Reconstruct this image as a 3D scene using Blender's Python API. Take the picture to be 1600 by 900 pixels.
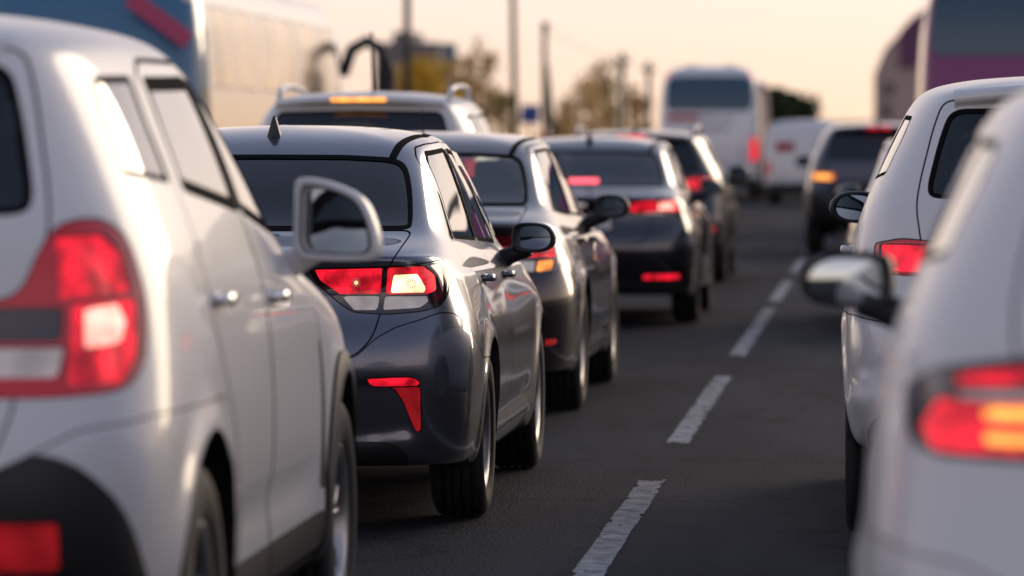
import bpy, bmesh, math, random
import numpy as np
from mathutils import Vector, Matrix
R = math.radians
random.seed(7)
rng = np.random.default_rng(7)

# ------------------------------------------------------------------ camera, sky, sun, exposure
scene = bpy.context.scene
for o in list(bpy.data.objects):
    bpy.data.objects.remove(o)
COL = scene.collection
FPX, VPX, VPY, CAMZ = 7300.0, 1380.0, 222.0, 1.40      # focal length and vanishing point in 1600x900 pixels
cam_d = bpy.data.cameras.new('camera')
cam = bpy.data.objects.new('camera', cam_d)
COL.objects.link(cam)
cam.location = (0, 0, CAMZ)
cam.rotation_euler = (R(90) - math.atan((450 - VPY) / FPX), 0, math.atan((VPX - 800) / FPX))
cam_d.sensor_width = 36
cam_d.lens = FPX / 1600 * 36
cam_d.clip_start = 0.5
cam_d.clip_end = 6000
cam_d.dof.use_dof = True
cam_d.dof.focus_distance = 17.25
cam_d.dof.aperture_fstop = 2.9
cam_d.dof.aperture_blades = 0
scene.camera = cam

SUN_EL, SUN_AZ = R(13.0), R(26.0)        # azimuth from straight ahead (+y), to the right
world = bpy.data.worlds.new('World')
scene.world = world
world.use_nodes = True
nt = world.node_tree
bg = nt.nodes['Background']
sky = nt.nodes.new('ShaderNodeTexSky')
sky.sky_type = 'NISHITA'
sky.sun_disc = False
sky.sun_elevation = SUN_EL
sky.sun_rotation = SUN_AZ
sky.air_density = 1.0
sky.dust_density = 0.8
sky.ozone_density = 1.5
# thin evening cloud veil over the whole sky: warm and bright low down, lavender overhead
tcw = nt.nodes.new('ShaderNodeTexCoord')
sepw = nt.nodes.new('ShaderNodeSeparateXYZ')
nt.links.new(tcw.outputs['Generated'], sepw.inputs[0])
ramp = nt.nodes.new('ShaderNodeValToRGB')
els = ramp.color_ramp.elements
els[0].position = 0.0; els[0].color = (.80, .58, .44, 1)
els[1].position = 1.0; els[1].color = (.11, .145, .25, 1)
for p_, c_ in ((.012, (.81, .615, .535)), (.035, (.83, .675, .635)), (.16, (.75, .63, .63)), (.42, (.29, .32, .43))):
    x_ = els.new(p_); x_.color = (*c_, 1)
nt.links.new(sepw.outputs['Z'], ramp.inputs[0])
cl = nt.nodes.new('ShaderNodeTexNoise')
cl.inputs['Scale'].default_value = 2.2
cl.inputs['Detail'].default_value = 5
mpw = nt.nodes.new('ShaderNodeMapping')
mpw.inputs['Scale'].default_value = (1, 1, 5)
nt.links.new(tcw.outputs['Generated'], mpw.inputs[0])
nt.links.new(mpw.outputs[0], cl.inputs['Vector'])
mrw = nt.nodes.new('ShaderNodeMapRange')
mrw.inputs['To Min'].default_value = 7.6
mrw.inputs['To Max'].default_value = 10.8
nt.links.new(cl.outputs['Fac'], mrw.inputs['Value'])
veil = nt.nodes.new('ShaderNodeVectorMath')
veil.operation = 'SCALE'
nt.links.new(ramp.outputs[0], veil.inputs[0])
nt.links.new(mrw.outputs[0], veil.inputs['Scale'])
nis = nt.nodes.new('ShaderNodeVectorMath')
nis.operation = 'SCALE'
nis.inputs['Scale'].default_value = 0.16
nt.links.new(sky.outputs[0], nis.inputs[0])
addw = nt.nodes.new('ShaderNodeVectorMath')
addw.operation = 'ADD'
nt.links.new(veil.outputs[0], addw.inputs[0])
nt.links.new(nis.outputs[0], addw.inputs[1])
nt.links.new(addw.outputs[0], bg.inputs[0])
bg.inputs[1].default_value = 0.10

sun_d = bpy.data.lights.new('sun', 'SUN')
sun_d.energy = 1.0
sun_d.angle = R(28)
sun_d.color = (1.0, 0.80, 0.58)
sun = bpy.data.objects.new('sun', sun_d)
COL.objects.link(sun)
sdir = Vector((math.sin(SUN_AZ) * math.cos(SUN_EL), math.cos(SUN_AZ) * math.cos(SUN_EL), math.sin(SUN_EL)))
sun.rotation_euler = sdir.to_track_quat('Z', 'Y').to_euler()

scene.view_settings.view_transform = 'Standard'
scene.view_settings.look = 'None'
scene.view_settings.exposure = 0.25
scene.view_settings.gamma = 1.0
scene.render.engine = 'CYCLES'
scene.cycles.use_denoising = True
scene.cycles.max_bounces = 8
scene.cycles.transparent_max_bounces = 16
scene.cycles.glossy_bounces = 4
scene.cycles.diffuse_bounces = 3
scene.cycles.caustics_reflective = False
scene.cycles.caustics_refractive = False
scene.cycles.sample_clamp_indirect = 4.0

# ------------------------------------------------------------------ materials
MATS = {}


def principled(name, color, metallic=0.0, rough=0.5, coat=0.0, emit=None, estr=0.0, spec=0.5, noise=None, bump=None, coat_rough=0.03):
    """noise = (scale, amount, colour2): blotches of a second colour; bump = (scale, strength)."""
    m = bpy.data.materials.new(name)
    m.use_nodes = True
    t = m.node_tree
    b = t.nodes['Principled BSDF']
    b.inputs['Base Color'].default_value = (*color, 1)
    b.inputs['Metallic'].default_value = metallic
    b.inputs['Roughness'].default_value = rough
    b.inputs['Coat Weight'].default_value = coat
    b.inputs['Coat Roughness'].default_value = coat_rough
    b.inputs['Specular IOR Level'].default_value = spec
    if emit:
        b.inputs['Emission Color'].default_value = (*emit, 1)
        b.inputs['Emission Strength'].default_value = estr
    tc = t.nodes.new('ShaderNodeTexCoord')
    if noise:
        n = t.nodes.new('ShaderNodeTexNoise')
        n.inputs['Scale'].default_value = noise[0]
        n.inputs['Detail'].default_value = 6
        n.inputs['Roughness'].default_value = 0.65
        t.links.new(tc.outputs['Object'], n.inputs['Vector'])
        r = t.nodes.new('ShaderNodeValToRGB')
        r.color_ramp.elements[0].position = 0.38
        r.color_ramp.elements[1].position = 0.68
        r.color_ramp.elements[1].color = (noise[1],) * 3 + (1,)
        r.color_ramp.elements[0].color = (0, 0, 0, 1)
        t.links.new(n.outputs['Fac'], r.inputs[0])
        mx = t.nodes.new('ShaderNodeMix')
        mx.data_type = 'RGBA'
        mx.inputs[6].default_value = (*color, 1)
        mx.inputs[7].default_value = (*noise[2], 1)
        t.links.new(r.outputs[0], mx.inputs[0])
        t.links.new(mx.outputs[2], b.inputs['Base Color'])
    if bump:
        n2 = t.nodes.new('ShaderNodeTexNoise')
        n2.inputs['Scale'].default_value = bump[0]
        n2.inputs['Detail'].default_value = 4
        t.links.new(tc.outputs['Object'], n2.inputs['Vector'])
        bm_ = t.nodes.new('ShaderNodeBump')
        bm_.inputs['Strength'].default_value = bump[1]
        bm_.inputs['Distance'].default_value = 0.02
        t.links.new(n2.outputs['Fac'], bm_.inputs['Height'])
        t.links.new(bm_.outputs[0], b.inputs['Normal'])
    MATS[name] = m
    return m


def paint(name, color, metallic, rough, dust=0.25, dustcol=(0.16, 0.14, 0.12), coat=1.0):
    """Car paint under clear coat with road film that thickens towards the sill."""
    m = principled(name, color, metallic, rough, coat=coat, coat_rough=0.02, spec=.5 if coat == 1.0 else .25)
    t = m.node_tree
    b = t.nodes['Principled BSDF']
    tc = t.nodes.new('ShaderNodeTexCoord')
    n = t.nodes.new('ShaderNodeTexNoise')
    n.inputs['Scale'].default_value = 3.5
    n.inputs['Detail'].default_value = 8
    n.inputs['Roughness'].default_value = 0.7
    t.links.new(tc.outputs['Object'], n.inputs['Vector'])
    sep = t.nodes.new('ShaderNodeSeparateXYZ')
    t.links.new(tc.outputs['Object'], sep.inputs[0])
    mr = t.nodes.new('ShaderNodeMapRange')
    mr.inputs['From Min'].default_value = 0.85
    mr.inputs['From Max'].default_value = 0.2
    t.links.new(sep.outputs['Z'], mr.inputs['Value'])
    mul = t.nodes.new('ShaderNodeMath')
    mul.operation = 'MULTIPLY'
    t.links.new(mr.outputs[0], mul.inputs[0])
    t.links.new(n.outputs['Fac'], mul.inputs[1])
    mul2 = t.nodes.new('ShaderNodeMath')
    mul2.operation = 'MULTIPLY'
    mul2.inputs[1].default_value = dust * 2
    t.links.new(mul.outputs[0], mul2.inputs[0])
    mx = t.nodes.new('ShaderNodeMix')
    mx.data_type = 'RGBA'
    mx.inputs[6].default_value = (*color, 1)
    mx.inputs[7].default_value = (*dustcol, 1)
    t.links.new(mul2.outputs[0], mx.inputs[0])
    t.links.new(mx.outputs[2], b.inputs['Base Color'])
    # film also dulls the coat a little
    mr2 = t.nodes.new('ShaderNodeMapRange')
    mr2.inputs['To Min'].default_value = 0.015
    mr2.inputs['To Max'].default_value = 0.22
    t.links.new(mul2.outputs[0], mr2.inputs['Value'])
    t.links.new(mr2.outputs[0], b.inputs['Coat Roughness'])
    return m


def glass(name, tintc, rough=0.0, refl=1.0):
    m = bpy.data.materials.new(name)
    m.use_nodes = True
    t = m.node_tree
    t.nodes.clear()
    out = t.nodes.new('ShaderNodeOutputMaterial')
    tr = t.nodes.new('ShaderNodeBsdfTransparent')
    tr.inputs[0].default_value = (*tintc, 1)
    gl = t.nodes.new('ShaderNodeBsdfGlossy')
    gl.inputs['Roughness'].default_value = rough
    gl.inputs['Color'].default_value = (refl, refl, refl, 1)
    geo = t.nodes.new('ShaderNodeNewGeometry')
    dot = t.nodes.new('ShaderNodeVectorMath')
    dot.operation = 'DOT_PRODUCT'
    t.links.new(geo.outputs['Normal'], dot.inputs[0])
    t.links.new(geo.outputs['Incoming'], dot.inputs[1])
    ab = t.nodes.new('ShaderNodeMath'); ab.operation = 'ABSOLUTE'
    t.links.new(dot.outputs['Value'], ab.inputs[0])
    om = t.nodes.new('ShaderNodeMath'); om.operation = 'SUBTRACT'
    om.inputs[0].default_value = 1.0
    t.links.new(ab.outputs[0], om.inputs[1])
    pw = t.nodes.new('ShaderNodeMath'); pw.operation = 'POWER'
    pw.inputs[1].default_value = 5.0
    t.links.new(om.outputs[0], pw.inputs[0])
    ma = t.nodes.new('ShaderNodeMath'); ma.operation = 'MULTIPLY_ADD'
    ma.inputs[1].default_value = 0.96
    ma.inputs[2].default_value = 0.04
    t.links.new(pw.outputs[0], ma.inputs[0])
    # both faces of the pane reflect: 2R / (1 + R)
    p1 = t.nodes.new('ShaderNodeMath'); p1.operation = 'ADD'; p1.inputs[1].default_value = 1.0
    t.links.new(ma.outputs[0], p1.inputs[0])
    m2 = t.nodes.new('ShaderNodeMath'); m2.operation = 'MULTIPLY'; m2.inputs[1].default_value = 2.0
    t.links.new(ma.outputs[0], m2.inputs[0])
    dv = t.nodes.new('ShaderNodeMath'); dv.operation = 'DIVIDE'
    t.links.new(m2.outputs[0], dv.inputs[0])
    t.links.new(p1.outputs[0], dv.inputs[1])
    mix = t.nodes.new('ShaderNodeMixShader')
    t.links.new(dv.outputs[0], mix.inputs[0])
    t.links.new(tr.outputs[0], mix.inputs[1])
    t.links.new(gl.outputs[0], mix.inputs[2])
    t.links.new(mix.outputs[0], out.inputs[0])
    MATS[name] = m
    return m


def ribbed(name, color, emit, estr, scale=160, rough=0.12, depth=0.5, coat=0.3, low=.45, high=1.35):
    """Moulded lamp plastic: fine prisms under a clear coat, giving off light."""
    m = principled(name, color, 0.0, rough, coat=coat, emit=emit, estr=estr, spec=.25)
    t = m.node_tree
    b = t.nodes['Principled BSDF']
    tc = t.nodes.new('ShaderNodeTexCoord')
    w1 = t.nodes.new('ShaderNodeTexWave'); w1.bands_direction = 'X'; w1.inputs['Scale'].default_value = scale
    w2 = t.nodes.new('ShaderNodeTexWave'); w2.bands_direction = 'Z'; w2.inputs['Scale'].default_value = scale
    ad = t.nodes.new('ShaderNodeMath'); ad.operation = 'ADD'
    for w, k in ((w1, 0), (w2, 1)):
        t.links.new(tc.outputs['Object'], w.inputs['Vector'])
        t.links.new(w.outputs['Fac'], ad.inputs[k])
    bp = t.nodes.new('ShaderNodeBump')
    bp.inputs['Strength'].default_value = depth
    bp.inputs['Distance'].default_value = 0.004
    t.links.new(ad.outputs[0], bp.inputs['Height'])
    t.links.new(bp.outputs[0], b.inputs['Normal'])
    # glow varies over the prisms; reverse lens and reflector glow without a bulb
    n = t.nodes.new('ShaderNodeTexNoise'); n.inputs['Scale'].default_value = 16
    t.links.new(tc.outputs['Object'], n.inputs['Vector'])
    mp = t.nodes.new('ShaderNodeMath'); mp.operation = 'MULTIPLY_ADD'
    mp.inputs[1].default_value = 0.5 * estr
    mp.inputs[2].default_value = 0.5 * estr
    t.links.new(ad.outputs[0], mp.inputs[0])
    mq = t.nodes.new('ShaderNodeMath'); mq.operation = 'MULTIPLY'
    mr = t.nodes.new('ShaderNodeMapRange')
    mr.inputs['From Min'].default_value = 0.3
    mr.inputs['From Max'].default_value = 0.7
    mr.inputs['To Min'].default_value = low
    mr.inputs['To Max'].default_value = high
    t.links.new(n.outputs['Fac'], mr.inputs['Value'])
    t.links.new(mp.outputs[0], mq.inputs[0])
    t.links.new(mr.outputs[0], mq.inputs[1])
    t.links.new(mq.outputs[0], b.inputs['Emission Strength'])
    return m


P_GREY = paint('paint_grey', (0.140, 0.148, 0.190), 0.75, 0.25)
P_BROWN = paint('paint_brown', (0.050, 0.034, 0.038), 0.7, 0.2)
P_DARK = paint('paint_dark', (0.060, 0.060, 0.075), 0.85, 0.2)
P_BLACK = paint('paint_black', (0.018, 0.018, 0.022), 0.3, 0.30)
P_WHITE = paint('paint_white', (0.78, 0.77, 0.77), 0.0, 0.35, dust=0.18, dustcol=(0.35, 0.32, 0.30), coat=0.45)
P_PEARL = paint('paint_pearl', (0.74, 0.73, 0.73), 0.1, 0.32, dust=0.2, dustcol=(0.32, 0.30, 0.28), coat=0.5)
P_SILVER = paint('paint_silver', (0.45, 0.43, 0.42), 0.6, 0.3)
P_PURPLE = paint('paint_purple', (0.24, 0.035, 0.18), 0.0, 0.4, coat=.5)
BLACKPL = principled('black_plastic', (0.018, 0.018, 0.02), 0, 0.45, bump=(400, 0.12))
LINING = principled('lining_black', (0.006, 0.006, 0.007), 0, 0.8)
RUBBER = principled('rubber', (0.012, 0.012, 0.013), 0, 0.75, noise=(14, 0.5, (0.035, 0.033, 0.031)))
TRIM = principled('window_rubber', (0.010, 0.010, 0.011), 0, 0.9, spec=0.03)
CHROME = principled('chrome', (0.75, 0.75, 0.76), 1.0, 0.12)
ALLOY = principled('alloy', (0.42, 0.42, 0.44), 0.9, 0.32, noise=(9, 0.5, (0.16, 0.14, 0.12)))
STEEL = principled('brake_steel', (0.22, 0.2, 0.19), 0.9, 0.5)
FABRIC = principled('seat_fabric', (0.02, 0.02, 0.023), 0, 0.85, bump=(220, 0.2))
FABRIC2 = principled('headrest_fabric', (0.05, 0.05, 0.055), 0, 0.85)
CARPET = principled('cabin_plastic', (0.02, 0.02, 0.02), 0, 0.8)
SKINP = principled('parcel_cushion', (0.42, 0.27, 0.18), 0, 0.8)
MIRROR = principled('mirror_silver', (0.62, 0.68, 0.70), 1.0, 0.02)
PLATE = principled('number_plate', (0.7, 0.7, 0.69), 0, 0.4, noise=(30, 0.4, (0.4, 0.38, 0.36)))
G_TINT = glass('glass_tinted', (0.03, 0.03, 0.036))
G_DEEP = glass('glass_deep_tint', (0.006, 0.006, 0.009), refl=.6)
G_MID = glass('glass_privacy', (0.16, 0.17, 0.18))
G_LIGHT = glass('glass_light_tint', (0.34, 0.36, 0.38), refl=.75)
G_CLEAR = glass('glass_clear', (0.70, 0.74, 0.73), refl=.75)
G_LENS = glass('lamp_lens_cover', (0.95, 0.92, 0.92), refl=.55)
DEFLECT = glass('deflector_acrylic', (0.05, 0.05, 0.055))
L_RED = ribbed('lamp_red', (0.30, 0.002, 0.008), (1.0, 0.012, 0.035), 0.85, coat=0.0, low=.25, high=1.6)
L_REDDIM = principled('lamp_red_dim', (0.22, 0.003, 0.008), 0, 0.15, coat=0.2, emit=(1, 0.01, 0.03), estr=0.16)
L_REDDARK = principled('lamp_red_dark', (0.07, 0.004, 0.008), 0, 0.08, coat=1.0, emit=(1, 0.02, 0.04), estr=0.015)
L_LIT = ribbed('lamp_lit', (0.5, 0.1, 0.05), (1.0, 0.72, 0.40), 2.0)
L_BULB = principled('bulb_glass', (0.8, 0.5, 0.3), 0, 0.1, emit=(1.0, 0.55, 0.2), estr=2.5)
L_LITPINK = ribbed('lamp_lit_red', (0.5, 0.05, 0.05), (1.0, 0.34, 0.27), 2.1)
L_HIGH = principled('lamp_high_brake', (0.5, 0.02, 0.03), 0, 0.2, emit=(1.0, 0.10, 0.12), estr=7.0)
L_LITAMB = ribbed('lamp_lit_amber', (0.5, 0.2, 0.03), (1.0, 0.36, 0.06), 1.9)
L_AMBER = ribbed('lamp_amber', (0.5, 0.18, 0.02), (1.0, 0.30, 0.05), 1.3)
L_WHITE = ribbed('reverse_lens_leak_glow', (0.80, 0.78, 0.76), (1, .93, .88), 0.16, scale=110, rough=0.15)  # unlit lens; faint added glow imitates light leaking from the lit lens beside it
L_BORDER = principled('lamp_border', (0.03, 0.004, 0.006), 0, 0.12, coat=1.0)
L_REFLECT = ribbed('reflector_red_glow', (0.55, 0.012, 0.02), (1, 0.02, 0.03), 0.14, scale=240)  # no lamp behind it; weak glow put into the material
L_HEAD = principled('headlamp_glass', (0.5, 0.5, 0.52), 0.6, 0.08, coat=1)

# ------------------------------------------------------------------ object helpers


def tag(o, label=None, cat=None, group=None, kind=None):
    if label: o['label'] = label
    if cat: o['category'] = cat
    if group: o['group'] = group
    if kind: o['kind'] = kind
    return o


def empty(name, loc=(0, 0, 0), rz=0.0):
    o = bpy.data.objects.new(name, None)
    o.empty_display_size = 0.2
    COL.objects.link(o)
    o.location = loc
    o.rotation_euler = (0, 0, rz)
    return o


def link(name, me, parent=None, mat=None, loc=None, rot=None, scale=None):
    if mat is not None and not me.materials:
        me.materials.append(mat)
    o = bpy.data.objects.new(name, me)
    COL.objects.link(o)
    if parent is not None: o.parent = parent
    if loc is not None: o.location = loc
    if rot is not None: o.rotation_euler = rot
    if scale is not None: o.scale = scale
    return o


def mesh_np(name, V, T, N=None, mat=None):
    me = bpy.data.meshes.new(name)
    V = np.ascontiguousarray(V, dtype=np.float32)
    T = np.ascontiguousarray(T, dtype=np.int32)
    k = T.shape[1]
    me.vertices.add(len(V)); me.vertices.foreach_set('co', V.ravel())
    me.loops.add(T.size); me.loops.foreach_set('vertex_index', T.ravel())
    me.polygons.add(len(T)); me.polygons.foreach_set('loop_start', np.arange(0, T.size, k, dtype=np.int32))
    me.polygons.foreach_set('use_smooth', np.ones(len(T), dtype=bool))
    me.update(calc_edges=True)
    me.validate()
    if N is not None and len(me.vertices) == len(N):
        me.normals_split_custom_set_from_vertices(np.asarray(N, dtype=np.float32).tolist())
    if mat is not None: me.materials.append(mat)
    return me


def bm_mesh(name, bm, mat=None, smooth=False):
    me = bpy.data.meshes.new(name)
    bm.normal_update()
    bm.to_mesh(me); bm.free()
    if smooth:
        me.polygons.foreach_set('use_smooth', np.ones(len(me.polygons), dtype=bool))
    if mat is not None: me.materials.append(mat)
    return me


def bm_box(bm, c, s, bevel=0.0, seg=2, rot=None):
    r = bmesh.ops.create_cube(bm, size=1.0)
    vs = r['verts']
    for v in vs:
        v.co = Vector((v.co.x * s[0], v.co.y * s[1], v.co.z * s[2]))
    if bevel > 0:
        es = list({e for v in vs for e in v.link_edges})
        rb = bmesh.ops.bevel(bm, geom=es, offset=bevel, segments=seg, profile=0.6, affect='EDGES')
        vs = list({v for f in rb['faces'] for v in f.verts} | {v for v in vs if v.is_valid})
    for v in vs:
        if rot is not None: v.co = rot @ v.co
        v.co += Vector(c)
    return vs


def box_obj(name, c, s, mat, parent=None, bevel=0.0, seg=2, rot=None, smooth=False):
    bm = bmesh.new()
    bm_box(bm, c, s, bevel, seg, rot)
    return link(name, bm_mesh(name, bm, mat, smooth), parent)


def bm_tube(bm, pts, rad, n=10, cap=True):
    pts = [Vector(p) for p in pts]
    rad = rad if isinstance(rad, (list, tuple)) else [rad] * len(pts)
    rings = []
    for i, p in enumerate(pts):
        d = (pts[min(i + 1, len(pts) - 1)] - pts[max(i - 1, 0)]).normalized()
        a = d.orthogonal().normalized() if abs(d.z) > 0.9 else d.cross(Vector((0, 0, 1))).normalized()
        b = d.cross(a)
        rings.append([bm.verts.new(p + rad[i] * (math.cos(2 * math.pi * k / n) * a + math.sin(2 * math.pi * k / n) * b)) for k in range(n)])
    for r0, r1 in zip(rings, rings[1:]):
        for k in range(n):
            bm.faces.new((r0[k], r0[(k + 1) % n], r1[(k + 1) % n], r1[k]))
    if cap:
        bm.faces.new(rings[0][::-1]); bm.faces.new(rings[-1])


def tube_obj(name, pts, rad, mat, parent=None, n=10):
    bm = bmesh.new()
    bm_tube(bm, pts, rad, n)
    bmesh.ops.recalc_face_normals(bm, faces=bm.faces)
    return link(name, bm_mesh(name, bm, mat, True), parent)


def bm_lathe_x(bm, prof, n=48):
    """prof = [(x, r)]: turned about the x axis."""
    rings = []
    for x, r in prof:
        rings.append([bm.verts.new((x, r * math.sin(2 * math.pi * k / n), r * math.cos(2 * math.pi * k / n))) for k in range(n)])
    for r0, r1 in zip(rings, rings[1:]):
        for k in range(n):
            bm.faces.new((r0[k], r1[k], r1[(k + 1) % n], r0[(k + 1) % n]))
    return rings


# ------------------------------------------------------------------ surface kit: B-spline shells cut along drawn outlines


def net(rows, ncol):
    P = np.zeros((ncol, len(rows), 3))
    for j, r in enumerate(rows):
        cs = sorted(r)
        for k in range(3):
            P[:, j, k] = np.interp(np.arange(ncol), cs, [r[c][k] for c in cs])
    return P


def basis(n, ts):
    W = np.zeros((len(ts), n + 2))
    i = np.clip(np.floor(ts).astype(int), 0, n - 2)
    f = ts - i
    w = [(1 - f) ** 3 / 6, (3 * f ** 3 - 6 * f ** 2 + 4) / 6, (-3 * f ** 3 + 3 * f ** 2 + 3 * f + 1) / 6, f ** 3 / 6]
    for k in range(4):
        W[np.arange(len(ts)), i + k] += w[k]
    return W


# vertex record: 0-2 position, 3-5 normal, 6 arc length round the ring from the rear centre line, 7 u, 8 v
def shell(P, nu, nv, disp=None):
    cu, cv = P.shape[:2]
    M = np.array([-1, 1, 1.0])
    E = np.zeros((cu + 2, cv + 2, 3))
    E[1:-1, 1:-1] = P
    E[1:-1, 0] = 2 * P[:, 0] - P[:, 1]
    E[1:-1, -1] = P[:, -2] * M
    E[0] = E[2] * M
    E[-1] = E[-3] * M
    us = np.linspace(0, cu - 1, (cu - 1) * nu + 1)
    vs = np.linspace(0, cv - 1, (cv - 1) * nv + 1)
    S = np.einsum('ai,bj,ijk->abk', basis(cu, us), basis(cv, vs), E)
    a, b = S.shape[:2]
    seg = np.linalg.norm(np.diff(S[:, :, :2], axis=0), axis=2)
    s = np.concatenate([np.zeros((1, b)), np.cumsum(seg, 0)], 0)
    idx = np.arange(a * b).reshape(a, b)
    q = np.stack([idx[:-1, :-1], idx[1:, :-1], idx[1:, 1:], idx[:-1, 1:]], -1).reshape(-1, 4)
    T = np.concatenate([q[:, [0, 1, 2]], q[:, [0, 2, 3]]], 0)
    V = np.zeros((a * b, 9))
    V[:, :3] = S.reshape(-1, 3)
    V[:, 6] = s.ravel()
    V[:, 7] = np.repeat(us, b)
    V[:, 8] = np.tile(vs, a)

    def normals():
        p = V[:, :3]
        fn = np.cross(p[T[:, 1]] - p[T[:, 0]], p[T[:, 2]] - p[T[:, 0]])
        n = np.zeros_like(p)
        for k in range(3):
            np.add.at(n, T[:, k], fn)
        e = (V[:, 7] < 1e-6) | (V[:, 7] > cu - 1 - 1e-6)
        n[e, 0] = 0
        top = V[:, 8] > cv - 1 - 1e-6
        n[top] = (0, 0, 1)
        V[:, 3:6] = n / np.maximum(np.linalg.norm(n, axis=1, keepdims=True), 1e-12)
    normals()
    # orientation: side faces must look to +x
    side = (V[:, 0] > np.max(V[:, 0]) * 0.95)
    if V[side, 3].mean() < 0:
        T = T[:, ::-1].copy()
        normals()
    if disp is not None:
        V[:, :3] += V[:, 3:6] * disp(V)[:, None]
        normals()
    return V, T


def compact(V, T):
    if len(T) == 0:
        return np.zeros((0, V.shape[1])), np.zeros((0, 3), int)
    u, inv = np.unique(T, return_inverse=True)
    return V[u], inv.reshape(T.shape)


def keep(vt, g):
    """Part of the mesh where the field g(V) > 0, cut exactly along g = 0."""
    V, T = vt
    if len(T) == 0: return vt
    gv = g(V)
    gv = np.where(np.abs(gv) < 1e-7, 1e-7, gv)
    ins = gv > 0
    k = ins[T].sum(1)
    out = [T[k == 3]]
    newV = [V]
    keys, tri_parts = [], []
    n0 = len(V)
    A = T[k == 1]; B = T[k == 2]
    if len(A) or len(B):
        def roll(t, flag):
            p = np.argmax(flag[t], 1)
            r = np.arange(len(t))
            return np.stack([t[r, p], t[r, (p + 1) % 3], t[r, (p + 2) % 3]], 1)
        A = roll(A, ins) if len(A) else A.reshape(0, 3)
        B = roll(B, ~ins) if len(B) else B.reshape(0, 3)
        E = np.concatenate([A[:, [0, 1]], A[:, [0, 2]], B[:, [0, 1]], B[:, [0, 2]]], 0)
        Es = np.sort(E, 1)
        Eu, inv = np.unique(Es, axis=0, return_inverse=True)
        inv = inv.ravel()
        ga, gb = gv[Eu[:, 0]], gv[Eu[:, 1]]
        t = (ga / (ga - gb))[:, None]
        NV = V[Eu[:, 0]] * (1 - t) + V[Eu[:, 1]] * t
        newV.append(NV)
        nA, nB = len(A), len(B)
        i = n0 + inv
        a1, a2 = i[:nA], i[nA:2 * nA]
        b1, b2 = i[2 * nA:2 * nA + nB], i[2 * nA + nB:]
        out.append(np.stack([A[:, 0], a1, a2], 1))
        out.append(np.stack([b1, B[:, 1], B[:, 2]], 1))
        out.append(np.stack([b1, B[:, 2], b2], 1))
    return compact(np.concatenate(newV, 0), np.concatenate(out, 0))


def fillet(p, rad):
    """Corners of an outline rounded with the given radius."""
    p = np.asarray(p, float)
    out = []
    n = len(p)
    for i in range(n):
        a, b, c = p[i - 1], p[i], p[(i + 1) % n]
        la, lc = np.linalg.norm(a - b), np.linalg.norm(c - b)
        q0 = b + (a - b) / max(la, 1e-9) * min(rad, .45 * la)
        q1 = b + (c - b) / max(lc, 1e-9) * min(rad, .45 * lc)
        for t in (0, .25, .5, .75, 1):
            out.append((1 - t) ** 2 * q0 + 2 * t * (1 - t) * b + t * t * q1)
    return np.array(out)


def chaikin(p, it):
    p = np.asarray(p, float)
    for _ in range(it):
        q = np.roll(p, -1, 0)
        p = np.stack([0.75 * p + 0.25 * q, 0.25 * p + 0.75 * q], 1).reshape(-1, 2)
    return p


def poly(pts, a, b, rad=.02):
    """Signed distance to an outline drawn in the plane of attributes a and b (negative inside)."""
    P = fillet(pts, rad)

    def f(V):
        p = np.stack([a(V) if callable(a) else V[:, a], b(V) if callable(b) else V[:, b]], 1)
        d = np.full(len(p), 1e9)
        sgn = np.zeros(len(p), bool)
        for i in range(len(P)):
            e0, e1 = P[i], P[(i + 1) % len(P)]
            e = e1 - e0
            w = p - e0
            t = np.clip((w @ e) / max(e @ e, 1e-12), 0, 1)
            d = np.minimum(d, np.linalg.norm(w - t[:, None] * e, axis=1))
            c = ((e0[1] > p[:, 1]) != (e1[1] > p[:, 1])) & (p[:, 0] < e0[0] + (p[:, 1] - e0[1]) * e[0] / (e[1] if abs(e[1]) > 1e-12 else 1e-12))
            sgn ^= c
        return np.where(sgn, -d, d)
    return f


def both(*fs):
    return lambda V: np.maximum.reduce([f(V) for f in fs])


def offset(vt, d):
    V = vt[0].copy()
    V[:, :3] += V[:, 3:6] * d
    return V, vt[1]


class Carver:
    def __init__(self, vt): self.rest = vt

    def take(self, field, gap=0.0):
        a = keep(self.rest, lambda V: -field(V) - gap)
        self.rest = keep(self.rest, lambda V: field(V) - gap)
        return a


def mirrored(vt):
    V = vt[0].copy()
    V[:, 0] *= -1; V[:, 3] *= -1
    return V, vt[1][:, ::-1]


def emit_mesh(name, vt, mat, parent, sc=(1, 1, 1), side=None):
    """side: None = both halves in one mesh, +1 right half only, -1 left half only."""
    if len(vt[1]) == 0: return None
    if side is None:
        m = mirrored(vt)
        V = np.concatenate([vt[0], m[0]]); T = np.concatenate([vt[1], m[1] + len(vt[0])])
    elif side > 0: V, T = vt
    else: V, T = mirrored(vt)
    s = np.array(sc)
    n = V[:, 3:6] / s
    n /= np.maximum(np.linalg.norm(n, axis=1, keepdims=True), 1e-9)
    return link(name, mesh_np(name, V[:, :3] * s, T, n, mat), parent)


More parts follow.
